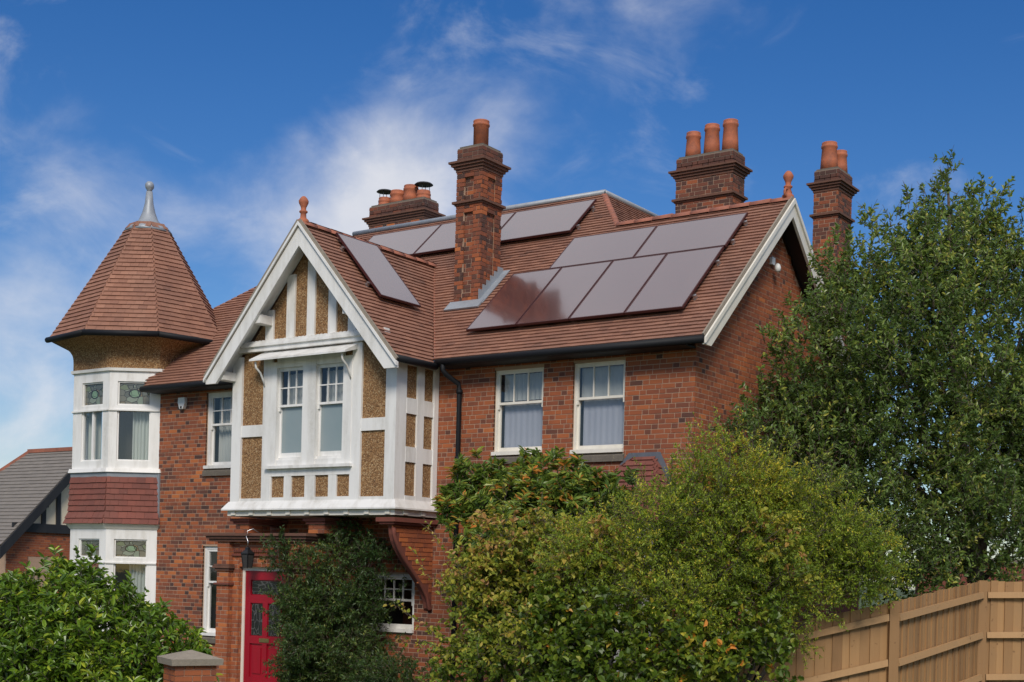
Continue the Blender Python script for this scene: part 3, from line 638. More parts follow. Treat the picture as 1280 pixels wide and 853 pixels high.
for (x0, x1) in ((-8.62, -8.28), (-6.84, -6.47)):
    mb = MB(); mb.box(x0+.012, x1-.012, PY+.012, -.4, 2.95, 3.2); o = mb.build('porch_pier', 'mortar', porch); brick_box(porch, x0, x1, PY, -.4, 2.955, 3.12, tlow=.2)
    moulding(x0, x1, PY, 3.11, [(.03, .05), (.07, .055)], 'pier_corbel')
# side lining of the open porch
# door
DX0, DX1, DY, DZ0, DZ1 = -8.47, -7.40, PY+.14, .22, 2.36
mb = MB(); mb.box(-8.50, -8.44, DY-.05, DY+.05, .12, DZ1); mb.box(-7.44, -7.38, DY-.05, DY+.05, .12, DZ1); mb.box(-8.44, -7.44, DY-.05, DY+.05, DZ1-.07, DZ1); dfr = mb.build('door_frame', 'cream_paint', H)
mb = MB(); dx0, dx1 = -8.44, -7.44; wdt = dx1-dx0
y = DY
mb.box(dx0, dx1, y, y+.03, DZ0, DZ1-.07)
for (a, b, c, d) in [(0, .13, DZ0, 2.29), (wdt-.13, wdt, DZ0, 2.29), (.13, wdt-.13, DZ0, .40), (.13, wdt-.13, 1.0, 1.13), (.13, wdt-.13, 1.72, 1.86), (.13, wdt-.13, 2.13, 2.29), (wdt/2-.055, wdt/2+.055, .40, 1.0), (wdt/2-.06, wdt/2+.06, 1.13, 1.72)]: mb.box(dx0+a, dx0+b, y-.03, y, c, d)
door = mb.build('door', 'red_paint', H)
mb = MB(); mb.box(dx0+.20, dx0+wdt/2-.10, y-.018, y+.0, .47, .93); mb.box(dx0+wdt/2+.10, dx1-.20, y-.018, y, .47, .93); mb.build('door_panel', 'red_paint', door)
for (a, b, c, d) in [(.15, wdt/2-.075, 1.15, 1.70), (wdt/2+.075, wdt-.15, 1.15, 1.70), (.15, wdt-.15, 1.88, 2.11)]:
    mb = MB(); mb.quad((dx0+a, y-.012, c), (dx0+b, y-.012, c), (dx0+b, y-.012, d), (dx0+a, y-.012, d), uv=True); mb.build('leaded_pane', 'leaded_glass', door)
mb = MB(); mb.box(dx0+wdt/2-.12, dx0+wdt/2+.12, y-.042, y-.028, 1.03, 1.10); mb.build('letterbox', 'brass', door)
mb = MB(); mb.lathe((dx1-.07, y-.06, 1.22), [(.0, -.035), (.03, -.025), (.038, 0), (.03, .025), (.0, .035)], 10); mb.build('door_knob', 'brass', door, True)
mb = MB(); mb.box(-8.9, -7.0, PY-.5, PY+.3, 0, .11); mb.box(-8.6, -7.3, PY-.2, PY+.3, .11, .215); mb.build('doorstep', 'cap_stone', H)
# curved brick bracket carrying the oriel
prof = [(-1.06, 3.20), (-1.06, 3.10)]
for i in range(13):
    t = i/12; prof.append((-1.02+.97*(.5-.5*math.cos(math.pi*t*.96))*1.0, 3.05-1.32*t))
prof += [(-.02, 1.70), (-.0, 1.70), (-.0, 3.20)]
mb = MB(); mb.prism([(-4.97, y_, z_) for y_, z_ in prof], (.12, 0, 0)); brk = mb.build('bracket', 'corbel_brick', H)
def in_br(u, v):
    z_ = 1.70+v
    if z_ > 3.03: return True
    t = (3.05-z_)/1.32; return u-1.05 > -1.02+.97*(.5-.5*math.cos(math.pi*t*.96))+.07
brick_face(brk, (-4.85, -1.05, 1.70), (0, 1, 0), (1, 0, 0), 1.04, 1.38, inside=in_br, tlow=.25, depth=.008)
mb = MB(); mb.tube([(-4.855, y_-.0, z_) for y_, z_ in prof[2:-2]], .035, 6); mb.build('bracket_moulding', 'corbel_brick', brk, True)
mb = MB(); mb.box(-5.10, -4.78, -1.10, -.0, 3.10, 3.14); mb.box(-5.14, -4.74, -1.14, -.0, 3.14, 3.21); mb.build('bracket_cap', 'corbel_brick', brk)

# --- turret
TX, TYc = -13.03, .62; A0 = math.atan2(-.819, .574)
def oct_(ap, z, k): a = A0+math.pi/8+k*math.pi/4; r_ = ap/math.cos(math.pi/8); return V(TX+r_*math.cos(a), TYc+r_*math.sin(a), z)
BAY = [(-11.80, .0), (-12.60, -.60), (-13.72, -.60), (-14.35, .25), (-14.35, 1.6), (-11.9, 1.6)]
TE, TT, AE, AT = 6.87, 9.32, 1.72, .36
tm = MB()
for k in range(8): tm.quad(oct_(AE, TE, k), oct_(AE, TE, k+1), oct_(AT, TT, k+1), oct_(AT, TT, k))
troof = tm.build('turret_roof', 'roof_tile', H)
for k in range(8):
    a, b, c, d = oct_(AE, TE, k), oct_(AE, TE, k+1), oct_(AT, TT, k+1), oct_(AT, TT, k)
    m0, m1 = (a+b)/2, (c+d)/2; U = unit(b-a); Vv = unit(m1-m0); L = np.linalg.norm(m1-m0); hw, tw = np.linalg.norm(b-a)/2, np.linalg.norm(c-d)/2
    tile_face(troof, m0, U, Vv, [(-hw, 0), (hw, 0), (tw, L), (-tw, L)], gauge=.108, mean=.62)
mb = MB(); mb.lathe((TX, TYc, TT-.02), [(.50, -.10), (.42, .0), (.28, .07), (.20, .17), (.135, .33), (.09, .52), (.065, .77)], 12); mb.lathe((TX, TYc, TT+.76), [(.05, 0), (.055, .02), (.085, .06), (.095, .105), (.085, .15), (.05, .19), (.0, .20)], 12); mb.build('turret_finial', 'lead', H, True)
mb = MB()
for k in (-2, -1, 0, 1): mb.tube([oct_(AE+.06, TE-.045, k), oct_(AE+.06, TE-.045, k+1)], .058, 8)
mb.build('gutter', 'black_plastic', H, True)
mb = MB(); n8 = [oct_(AE-.0, TE-.07, k) for k in range(8)]; mb.ngon(n8[::-1]); mb.build('turret_soffit', 'timber_black', H)
# coved roughcast between bay and eaves
cv = MB(); nst = 10; NS = 40
def ring_pt(poly, t):
    L = [math.dist(poly[i], poly[(i+1) % len(poly)]) for i in range(len(poly))]; s_ = t*sum(L)
    for i, l in enumerate(L):
        if s_ <= l: p, q = poly[i], poly[(i+1) % len(poly)]; return (p[0]+(q[0]-p[0])*s_/l, p[1]+(q[1]-p[1])*s_/l)
        s_ -= l
    return poly[0]
def ray_poly(poly, ang):
    d = (math.cos(ang), math.sin(ang)); best = 0
    for i in range(len(poly)):
        (x1, y1), (x2, y2) = poly[i], poly[(i+1) % len(poly)]; ex, ey = x2-x1, y2-y1; den = d[0]*ey-d[1]*ex
        if abs(den) < 1e-9: continue
        t = ((x1-TX)*ey-(y1-TYc)*ex)/den; s_ = ((x1-TX)*d[1]-(y1-TYc)*d[0])/den
        if t > 0 and -1e-6 <= s_ <= 1+1e-6: best = max(best, t)
    return best
top8 = [tuple(oct_(AE-.05, 0, k)[:2]) for k in range(8)]
bay_top = [(x+(x-TX)*.03, y+(y-TYc)*.03) for x, y in BAY]
for j in range(nst+1):
    t = j/nst; z = 6.22+(TE-.075-6.22)*t; w_ = t**4.5
    for i in range(64):
        a = 2*math.pi*i/64; r_ = ray_poly(bay_top, a)*(1-w_)+ray_poly(top8, a)*w_; cv.v.append((TX+r_*math.cos(a), TYc+r_*math.sin(a), z))
for j in range(nst):
    for i in range(64): cv.f.append((j*64+i, j*64+(i+1) % 64, (j+1)*64+(i+1) % 64, (j+1)*64+i)); cv.t.append(.5)
cv.build('turret_cove', 'roughcast', H)
def off(poly, d):                                     # outward offset of the bay plan
    out = []; n = len(poly)
    for i in range(n):
        p0, p1, p2 = V(*poly[i-1]), V(*poly[i]), V(*poly[(i+1) % n]); e1 = unit(p1-p0); e2 = unit(p2-p1)
        n1_, n2_ = V(-e1[1], e1[0]), V(-e2[1], e2[0])
        c = V(TX, TYc)
        if n1_@(p1-c) < 0: n1_ = -n1_
        if n2_@(p1-c) < 0: n2_ = -n2_
        b = n1_+n2_; b = b/(b@n1_); out.append(tuple(p1+b*d))
    return out
def bay_band(z0, z1, d0, d1, nm, m, host=H):
    a, b = off(BAY, d0), off(BAY, d1); mb = MB(); n = len(BAY)
    vs = [(*p, z0) for p in a]+[(*p, z1) for p in b]
    mb.add(vs, [(i, (i+1) % n, n+(i+1) % n, n+i) for i in range(n)]+[tuple(range(n)), tuple(range(2*n-1, n-1, -1))]); return mb.build(nm, m, host)
bay_band(6.17, 6.225, .05, .06, 'turret_cornice', 'white_paint')
bay_band(4.17, 4.25, .07, .05, 'turret_sill', 'white_paint'); bay_band(4.06, 4.168, .015, .03, 'lead_apron', 'lead')
bay_band(3.05, 3.15, .02, .09, 'bay_cornice', 'cream_paint'); bay_band(0, 1.0, .0, .0, 'bay_base', 'corbel_brick')
core = bay_band(3.15, 4.06, .0, -.03, 'tile_hung_band', 'wall_tile')
lo, hi = off(BAY, .11), off(BAY, .0)
md = off(BAY, .03)
for i in (0, 1, 2):                                   # hanging tiles with a bell-cast foot
    for (p0, p1, q0, q1, z0, z1) in ((lo[i], lo[i+1], md[i], md[i+1], 3.14, 3.40), (md[i], md[i+1], hi[i], hi[i+1], 3.40, 4.06)):
        a, b, c, d = V(*p0, z0), V(*p1, z0), V(*q1, z1), V(*q0, z1)
        m0, m1 = (a+b)/2, (c+d)/2; U = unit(a-b); Vv = unit(m1-m0); hw, tw = np.linalg.norm(b-a)/2, np.linalg.norm(c-d)/2
        if np.cross(U, Vv)@(m0-V(TX, TYc, z0)) < 0: U = -U
        tile_face(core, m0, U, Vv, [(-hw, 0), (hw, 0), (tw, np.linalg.norm(m1-m0)), (-tw, np.linalg.norm(m1-m0))], WT, .113, .17, pick=lambda q: True)
mb = MB(); mb.box(-11.86, -11.74, -.035, -.002, 3.1, 4.15); mb.build('lead_flashing', 'lead', H)
def bay_window(i, z0, z1, zt, o0, o1, mull, tag_):
    p, q = V(*BAY[i+1]), V(*BAY[i]); L = np.linalg.norm(q-p); u = (q-p)/L; n = V(u[1], -u[0])
    if n@(p-V(TX, TYc)) < 0: n = -n
    F = frame((*p, 0), (*u, 0), (*n, 0)); m = MB()
    m.fbox(F, 0, o0*L, -.12, 0, z0, z1); m.fbox(F, o1*L, L, -.12, 0, z0, z1); m.fbox(F, o0*L, o1*L, -.12, 0, z1-.20, z1); m.fbox(F, o0*L, o1*L, -.12, 0, z0, z0+.15); m.fbox(F, o0*L, o1*L, -.12, 0, zt-.05, zt+.04)
    wdw = m.build('window', 'white_paint', H); m = MB(); m.fbox(F, .0, L, 0, .035, zt-.075, zt-.045); m.build('transom_moulding', 'white_paint', wdw)
    for (c, d, s_) in ((z0+.15, zt-.05, .028), (zt+.04, z1-.20, .028)):
        m = MB(); a, b = o0*L, o1*L; m.fbox(F, a, a+s_, -.08, -.03, c, d); m.fbox(F, b-s_, b, -.08, -.03, c, d); m.fbox(F, a+s_, b-s_, -.08, -.03, c, c+s_); m.fbox(F, a+s_, b-s_, -.08, -.03, d-s_, d)
        if mull and c < zt-.2: m.fbox(F, (a+b)/2-.025, (a+b)/2+.025, -.08, -.025, c, d)
        m.build('casement', 'white_paint', wdw)
    m = MB(); m.quad(F(o0*L, -.06, z0+.15), F(o1*L, -.06, z0+.15), F(o1*L, -.06, zt-.05), F(o0*L, -.06, zt-.05)); m.build('pane', 'glass', wdw)
    m = MB(); m.quad(F(o0*L, -.06, zt+.04), F(o1*L, -.06, zt+.04), F(o1*L, -.06, z1-.20), F(o0*L, -.06, z1-.20), uv=True); m.build('stained_pane', 'stained_glass', wdw)
    return F, L
for (z0, z1, zt, st_) in ((4.25, 6.17, 5.46, 'upper'), (.98, 3.05, 2.44, 'lower')):
    Fa, La = bay_window(0, z0, z1, zt, .16, .81, False, st_); Fb, Lb = bay_window(1, z0, z1, zt, .24, .82, True, st_)
    bay_window(2, z0, z1, zt, .2, .8, False, st_)
    curtain(Fa, .42*La, .83*La, z0+.1, zt, -.22, 'drape', 'pale drape in the wide %s turret window' % st_, 'drape', .03, 6)
    if st_ == 'upper': curtain(Fb, .2*Lb, .50*Lb, z0+.1, zt, -.24, 'drape', 'pale drape in the narrow upper turret window', 'drape', .03, 4)
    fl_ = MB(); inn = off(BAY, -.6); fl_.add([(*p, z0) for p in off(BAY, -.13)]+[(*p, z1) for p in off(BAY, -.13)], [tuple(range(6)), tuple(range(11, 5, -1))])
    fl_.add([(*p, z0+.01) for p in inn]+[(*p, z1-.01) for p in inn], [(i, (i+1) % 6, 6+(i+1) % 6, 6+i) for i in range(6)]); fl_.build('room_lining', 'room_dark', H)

# --- ground floor bay with a small tiled roof under the right windows
bw = MB(); bx0, bx1, by = -1.95, -.15, -.85
bw.box(bx0+.1, bx1-.1, by+.08, -.02, 0, .8); gb = bw.build('bay', 'corbel_brick', H)
mb = MB()
for x in (bx0+.1, -1.42, -.80, bx1-.2): mb.box(x, x+.1, by+.05, by+.15, .8, 3.0)
for z in (.8, 2.2, 2.9): mb.box(bx0+.1, bx1-.1, by+.04, by+.16, z, z+.1)
mb.box(bx0+.02, bx1-.02, by, by+.1, 3.0, 3.15); mb.build('bay_frame', 'white_paint', gb)
mb = MB(); mb.quad((bx0+.1, by+.1, .8), (bx1-.1, by+.1, .8), (bx1-.1, by+.1, 3.0), (bx0+.1, by+.1, 3.0)); mb.build('pane', 'glass', gb)
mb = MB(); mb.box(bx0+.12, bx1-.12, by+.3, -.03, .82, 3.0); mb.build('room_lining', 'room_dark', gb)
ap = [(-1.0, -.02, 4.12), (-.62, -.02, 4.12)]; ev = [(bx0-.12, -.0, 3.12), (bx0-.12, by-.12, 3.12), (bx1+.08, by-.12, 3.12), (bx1+.08, -.0, 3.12)]
pr_ = MB(); faces = [[ev[0], ev[1], ap[0]], [ev[1], ev[2], ap[1], ap[0]], [ev[2], ev[3], ap[1]]]
for f in faces: pr_.ngon(f)
prf = pr_.build('bay_roof', 'roof_tile', gb)
for f in faces:
    a, b = V(*f[0]), V(*f[1]); U = unit(b-a); nn = unit(np.cross(b-a, V(*f[2])-a)); nn = nn if nn[2] > 0 else -nn; Vv = np.cross(nn, U); Vv = Vv if Vv[2] > 0 else -Vv
    tile_face(prf if False else gb, a, U, Vv, [((V(*p)-a)@U, (V(*p)-a)@Vv) for p in f], WT, .12)
mb = MB(); mb.prism([(-1.75, -.012, 3.28), (-1.02, -.012, 4.10), (-.60, -.012, 4.10), (-.20, -.012, 3.28), (-.10, -.012, 3.36), (-.54, -.012, 4.22), (-1.08, -.012, 4.22), (-1.85, -.012, 3.36)], (0, -.012, 0)); mb.build('lead_flashing', 'old_lead', gb)

# --- chimneys
def chimney(x0, x1, y0, y1, zb, zt, pots, panels=False, caph=.24, darker=.0, strings=()):
    m = MB(); d = .006; m.box(x0+d, x1-d, y0+d, y1-d, zb, zt-.1); st = m.build('chimney', 'mortar', H)
    Wd, Dp = x1-x0, y1-y0; h = zt-.42-zb
    tl_ = dict(tlow=-.22-darker*.4, thigh=.86-darker*.6)
    for (O, U, N, L) in (((x0, y0, zb), (1, 0, 0), (0, -1, 0), Wd), ((x1, y0, zb), (0, 1, 0), (1, 0, 0), Dp)):
        brick_face(st, O, U, N, L, zt-zb-.2, **tl_)
        if panels:                                     # proud corner strips leave a sunk panel in each face
            z1 = zt-zb-.42
            for (a, b) in ((-.045, .135), (L-.135, L+.045)): brick_face(st, V(*O)+V(*U)*a, U, N, b-a, z1, depth=.045, **tl_)
            for (c, e) in ((.0, .30), (z1-.72, z1-.55), (z1-.10, z1)): brick_face(st, V(*O)+V(*U)*.135+V(0, 0, c), U, N, L-.27, e-c, depth=.045, **tl_)
    pe = .045 if panels else 0
    if panels:
        m = MB()
        for (a, b) in ((x0, x0+.135), (x1-.135, x1)):
            for (c, e) in ((y0, y0+.135), (y1-.135, y1)): m.box(a-(.034 if a == x0 else -.01), b+(.034 if b == x1 else -.01), c-(.034 if c == y0 else -.01), e+(.034 if e == y1 else -.01), zb, zt-.42)
        for (c, e) in ((0, .30), (zt-zb-1.14, zt-zb-.97), (zt-zb-.52, zt-zb-.42)): m.box(x0-.03, x1+.03, y0-.03, y1+.03, zb+c, zb+e)
        m.build('strips', 'mortar', st)
    def band(z, prof, nm, mt):
        m = MB(); zz = z
        for (p, hh) in prof: m.box(x0-pe-p, x1+pe+p, y0-pe-p, y1+pe+p, zz, zz+hh-.004); zz += hh
        m.build(nm, mt, st)
    band(zt-.42, [(.012, .05), (.04, .045), (.075, .045), (.11, .04)], 'oversail', 'dark_course')
    for s_ in strings: band(zb+s_, [(.02, .03), (.055, .045)], 'string_course', 'dark_course')
    m = MB(); cw = .03
    m.box(x0-pe+cw*0+.006, x1+pe-.006, y0-pe+.006, y1+pe-.006, zt-.24, zt); m.build('cap', 'dark_mortar', st)
    for (O, U, N, L) in (((x0-pe, y0-pe, zt-.235), (1, 0, 0), (0, -1, 0), Wd+2*pe), ((x1+pe, y0-pe, zt-.235), (0, 1, 0), (1, 0, 0), Dp+2*pe)): brick_face(st, O, U, N, L, .225, tlow=-.1, thigh=.30)
    m = MB(); m.prism([(x0-pe+.03, y0-pe+.03, zt), (x1+pe-.03, y0-pe+.03, zt), (x1+pe-.03, y1+pe-.03, zt), (x0-pe+.03, y1+pe-.03, zt)], (0, 0, .035)); m.build('flaunching', 'weathered_stone', st)
    for (px, py, ph, pr2, kind) in pots:
        m = MB(); c = (px, py, zt+.03)
        if kind == 'straight': pf = [(pr2, 0), (pr2, ph-.10), (pr2*1.12, ph-.09), (pr2*1.12, ph-.06), (pr2*1.0, ph-.05), (pr2*1.06, ph-.02), (pr2*1.06, ph), (pr2*.8, ph), (pr2*.8, ph-.1)]
        else: pf = [(pr2*1.18, 0), (pr2*1.10, ph*.35), (pr2*.98, ph-.12), (pr2*1.1, ph-.10), (pr2*1.1, ph-.06), (pr2*.98, ph-.05), (pr2*1.04, ph-.015), (pr2*1.0, ph), (pr2*.8, ph), (pr2*.8, ph-.1)]
        m.lathe(c, pf, 18); po = m.build('chimney_pot', 'terracotta', st, True)
        if kind == 'cowl':
            m = MB(); m.lathe((px, py, zt+ph+.16), [(pr2*1.45, 0), (pr2*1.2, .03), (.02, .06)], 14)
            for k in range(4): a = k*math.pi/2+.4; m.tube([(px+pr2*.9*math.cos(a), py+pr2*.9*math.sin(a), zt+ph), (px+pr2*.9*math.cos(a), py+pr2*.9*math.sin(a), zt+ph+.17)], .008, 4)
            m.build('cowl', 'iron', po)
    return st
c1 = chimney(-5.26, -4.79, 1.04, 1.55, 6.95, 9.80, [(-5.02, 1.30, .50, .135, 'straight')], True, strings=(zt1 for zt1 in (1.84,)))
chimney(-10.2, -8.68, 4.25, 4.75, 8.6, 10.22, [(-9.98, 4.5, .20, .13, 'cowl'), (-9.62, 4.5, .30, .15, 'round'), (-9.25, 4.5, .36, .15, 'round'), (-8.90, 4.5, .20, .14, 'cowl')])
chimney(-2.98, -1.80, 4.75, 5.25, 6.0, 10.26, [(-2.76, 5.0, .50, .132, 'round'), (-2.37, 5.0, .58, .135, 'round'), (-1.99, 5.0, .60, .135, 'round')], darker=.38, strings=(3.42,))
chimney(-1.16, -.66, 7.0, 7.72, 6.0, 10.34, [(-.94, 7.2, .54, .145, 'round'), (-.86, 7.56, .46, .13, 'round')], darker=.1, strings=(3.42,))
lf = MB()
lf.prism([(-5.36, .80, zf(.80)+.05), (-4.62, .80, zf(.80)+.05), (-4.62, .985, zf(.985)+.05), (-5.36, .985, zf(.985)+.05)], (0, -.02, .02))
for i in range(6):
    y0 = .96+i*.11; lf.prism([(-4.742, y0, zf(y0)+.03), (-4.742, y0+.15, zf(y0+.15)+.03), (-4.742, y0+.15, zf(y0)+.27), (-4.742, y0, zf(y0)+.27)], (.012+.003*(i % 2), 0, 0))
lf.prism([(-4.74, .9, zf(.9)+.05), (-4.60, .9, zf(.9)+.05), (-4.60, 1.7, zf(1.7)+.05), (-4.74, 1.7, zf(1.7)+.05)], (0, -.01, .012))
lf.build('lead_flashing', 'lead', c1)

# ================================================================== SOLAR PANELS
def solar(O, U, Vv, wd, ht, label, group, clamps=False, cside=1):
    O, U, Vv = V(*O), unit(U), unit(Vv); N = np.cross(U, Vv); N = N if N[2] > 0 else -N
    base = O+N*.085
    root = thing('solar_panel', label, 'solar panel', Vector(O), group)
    def bx(mb, a0, a1, b0, b1, c0, c1):
        c = [base+U*a+Vv*b+N*cc for cc in (c0, c1) for (a, b) in ((a0, b0), (a1, b0), (a1, b1), (a0, b1))]
        mb.add(c, [(0, 3, 2, 1), (4, 5, 6, 7), (0, 1, 5, 4), (1, 2, 6, 5), (2, 3, 7, 6), (3, 0, 4, 7)])
    g = .006; f = .018; m = MB()
    bx(m, g, wd-g, g, g+f, 0, .04); bx(m, g, wd-g, ht-g-f, ht-g, 0, .04); bx(m, g, g+f, g+f, ht-g-f, 0, .04); bx(m, wd-g-f, wd-g, g+f, ht-g-f, 0, .04); m.build('frame', 'solar_frame', root)
    m = MB(); bx(m, g+f, wd-g-f, g+f, ht-g-f, .012, .037); m.build('glass', 'solar_glass', root)
    m = MB()
    for q in (.22, .78): bx(m, .02, wd-.02, ht*q-.02, ht*q+.02, -.05, -.002)
    m.build('mounting_rail', 'solar_frame', root)
    if clamps:
        for q in (.22, .78):
            m = MB(); a = (wd, wd+.05) if cside > 0 else (-.05, 0.0)
            bx(m, a[0], a[1], ht*q-.022, ht*q+.022, -.06, .0); bx(m, a[0]+.01, a[1]-.01, ht*q-.05, ht*q+.05, -.085, -.06); m.build('end_clamp', 'steel', root)
def fpt(x, y): return V(x, y, zf(y)+.03)
nice = ['lower row solar panel nearest the tall narrow chimney', 'lower row solar panel, second out from the tall narrow chimney', 'lower row solar panel, second in from the brick gable end', 'lower row solar panel nearest the brick gable end']
for i in range(4): solar(fpt(-4.30+i*1.012, .12), (1, 0, 0), VF, 1.008, 1.79, nice[i], 'solar array on the front roof slope', i == 3)
for i, lb in enumerate(['upper row wide solar panel of the big array, on the side of the chimney', 'upper row wide solar panel of the big array, next to the gable end']):
    solar(fpt(-3.57+i*1.668, .12+1.795/nrm), (1, 0, 0), VF, 1.664, 1.06, lb, 'solar array on the front roof slope', i == 1)
for i, lb in enumerate(['wide solar panel under the lead roof edge, beside the timbered gable ridge', 'wide solar panel under the lead roof edge, partly behind the tall narrow chimney', 'wide solar panel under the lead roof edge, at the hipped corner']):
    solar(fpt(-9.20+i*1.80, 2.47), (1, 0, 0), VF, 1.795, 1.17, lb, 'solar panels high under the lead roof', i == 2)
solar((GX+.10+1.05, -.76, GZ-GK*1.15+.03), (0, 1, 0), (-1/ng, 0, GK/ng), 1.07, 1.58, 'single solar panel on the slope of the timbered gable', None, True, -1)

# ================================================================== SMALL FITTINGS
t = thing('alarm_box', 'small white alarm box on the brick wall beside the turret', 'alarm', (-11.1, -.02, 5.5))
m = MB(); m.prism([(-11.19, -.01, 5.62), (-11.01, -.01, 5.62), (-11.0, -.01, 5.52), (-11.05, -.01, 5.40), (-11.15, -.01, 5.40), (-11.2, -.01, 5.52)], (0, -.07, 0)); m.build('case', 'plastic_white', t)
m = MB(); m.box(-11.12, -11.08, -.09, -.08, 5.41, 5.45); m.build('lamp', 'room_dark', t)
t = thing('security_light', 'white security lamp under the bargeboard on the brick gable', 'light', (.02, 2.55, 7.42))
m = MB(); m.box(.0, .05, 2.50, 2.62, 7.48, 7.60); m.build('base', 'plastic_white', t)
m = MB(); m.lathe((.12, 2.56, 7.42), [(.0, -.07), (.045, -.06), (.055, 0), (.04, .05), (.02, .07)], 12); m.build('lamp', 'plastic_white', t, True)
t = thing('lantern', 'black four-sided lantern hung over the red door', 'lantern', (-7.98, -1.22, 2.34)); lx, ly = -7.98, -1.22
m = MB(); m.lathe((lx, ly, 2.34), [(.07, 0), (.07, .02), (.10, .20), (.10, .235)], 4, .78); m.build('glass', 'room_dark', t)
m = MB(); m.lathe((lx, ly, 2.575), [(.12, 0), (.12, .015), (.05, .08), (.045, .11), (.02, .13)], 4, .78); m.build('roof', 'iron', t)
m = MB()
for k in range(4):
    a = .78+k*math.pi/2; m.bar((lx+.073*math.cos(a), ly+.073*math.sin(a), 2.335), (lx+.105*math.cos(a), ly+.105*math.sin(a), 2.58), .014, .014, (1, 0, 0))
m.build('frame', 'iron', t)
m = MB(); m.tube([(lx, ly, 2.72), (lx, ly, 2.80), (lx-.05, ly, 2.88), (lx-.03, ly+.02, 2.98), (lx+.05, ly+.06, 3.02), (lx+.06, PY-.05, 2.94)], .010, 6); m.build('bracket', 'steel', t, True)

# ================================================================== GATE PIER
t = thing('gate_pier', 'low red brick gate pier with pyramid stone cap', 'pier', (-3.78, -6.2, 0))
PC = V(-3.78, -6.2, 0); pa = YAW-R(30)
pu = V(math.cos(pa+R(0)), math.sin(pa), 0); pu = V(*(cr_*math.cos(R(30))+cf_*math.sin(R(30)))); pu[2] = 0; pu = unit(pu); pn = V(pu[1], -pu[0], 0)
hw = .26; Fp = frame(PC-pu*hw-pn*(-hw), pu, pn); ll = PC+pn*hw-pu*hw
m = MB(); m.fbox(frame(PC, pu, pn), -hw+.012, hw-.012, -hw+.012, hw-.012, 0, 1.10); pier = m.build('shaft', 'mortar', t)
PB = Field('brick', 'brickwork', 'brick', brick_unit); yes = lambda q: True
brick_face(pier, PC+pn*hw-pu*hw, pu, pn, 2*hw, 1.09, tlow=.2, pick=yes, fld=PB); brick_face(pier, PC-pn*hw-pu*hw, pn, -pu, 2*hw, 1.09, tlow=.2, pick=yes, fld=PB)
brick_face(pier, PC+pn*hw+pu*hw, -pn, pu, 2*hw, 1.09, tlow=.2, pick=yes, fld=PB)
m = MB(); c = .32; F0 = frame(PC, pu, pn)
m.add([F0(-c, -c, 1.10), F0(c, -c, 1.10), F0(c, c, 1.10), F0(-c, c, 1.10), F0(-c-.01, -c-.01, 1.18), F0(c+.01, -c-.01, 1.175), F0(c+.01, c+.01, 1.18), F0(-c-.01, c+.01, 1.18), F0(0.01, 0, 1.28)],
      [(0, 1, 2, 3), (0, 4, 5, 1), (1, 5, 6, 2), (2, 6, 7, 3), (3, 7, 4, 0), (4, 8, 5), (5, 8, 6), (6, 8, 7), (7, 8, 4)]); m.build('cap', 'cap_stone', t)

# ================================================================== NEIGHBOURING HOUSE
N_ = thing('neighbour_house', 'small brick lodge with grey slate roof and black timbered gable beyond the turret', 'house', (-30, 9, 0))
nx, ny, nz, ey, ez = -26.0, 9.05, 5.95, 6.0, 2.85
m = MB(); m.ngon([(nx, ey+.35, 0), (nx, 2*ny-ey-.35, 0), (nx, 2*ny-ey-.35, ez), (nx, ny, nz-.3), (nx, ey+.35, ez)]); m.quad((-32, ey+.35, 0), (nx, ey+.35, 0), (nx, ey+.35, ez), (-32, ey+.35, ez)); nw = m.build('wall', 'mortar', N_)
brick_face(nw, (nx+.008, ey+.35, 0), (0, 1, 0), (1, 0, 0), 2*(ny-ey)-.7, 3.3, holes=[(.75, 1.75, 1.4, 2.55)], inside=lambda u, v: v < ez+u*1.0+.1, tlow=.25, thigh=.85)
m = MB(); hx = -28.8; m.quad((hx-2.8, ey, ez), (nx+.25, ey, ez), (nx+.25, ny, nz), (hx, ny, nz)); m.quad((nx+.25, 2*ny-ey, ez), (hx-2.8, 2*ny-ey, ez), (hx, ny, nz), (nx+.25, ny, nz)); m.ngon([(hx-2.8, ey, ez), (hx, ny, nz), (hx-2.8, 2*ny-ey, ez)]); nr = m.build('roof', 'slate', N_)
SLT = Field('slate', 'slate_courses', 'slate', tile_unit); sl_ = math.hypot(ny-ey, nz-ez)
tile_face(nr, (0, ey, ez), (1, 0, 0), (0, (ny-ey)/sl_, (nz-ez)/sl_), [(hx-2.8, 0), (nx+.25, 0), (nx+.25, sl_), (hx, sl_)], SLT, .16, .26, pick=lambda q: True)
m = MB(); m.bar((hx, ny, nz+.03), (nx+.25, ny, nz+.03), .2, .12); m.bar((hx, ny, nz+.03), (hx-2.8, ey, ez+.03), .16, .1); m.build('ridge_tiles', 'ridge_clay', nr)
for s in (-1, 1):
    m = MB(); m.prism([(nx+.26, ny, nz), (nx+.26, ny+s*(ny-ey+.05), ez-.05), (nx+.26, ny+s*(ny-ey+.05), ez-.40), (nx+.26, ny, nz-.35)], (.05, 0, 0)); m.build('bargeboard', 'timber_black', N_)
m = MB(); m.ngon([(nx+.03, ey+.8, 3.42), (nx+.03, 2*ny-ey-.8, 3.42), (nx+.03, ny, nz-.25)]); m.build('gable_panel', 'cream_render', N_)
m = MB(); m.box(nx+.02, nx+.10, ey+.5, 2*ny-ey-.5, 3.28, 3.55); m.build('beam', 'timber_black', N_)
for i in range(7):
    y = ey+1.05+i*.52; zt = ez+(ny-ey-abs(y-ny))*1.0-.2
    m = MB(); m.box(nx+.025, nx+.085, y-.07, y+.07, 3.55, max(3.6, zt)); m.build('stud', 'timber_black', N_)
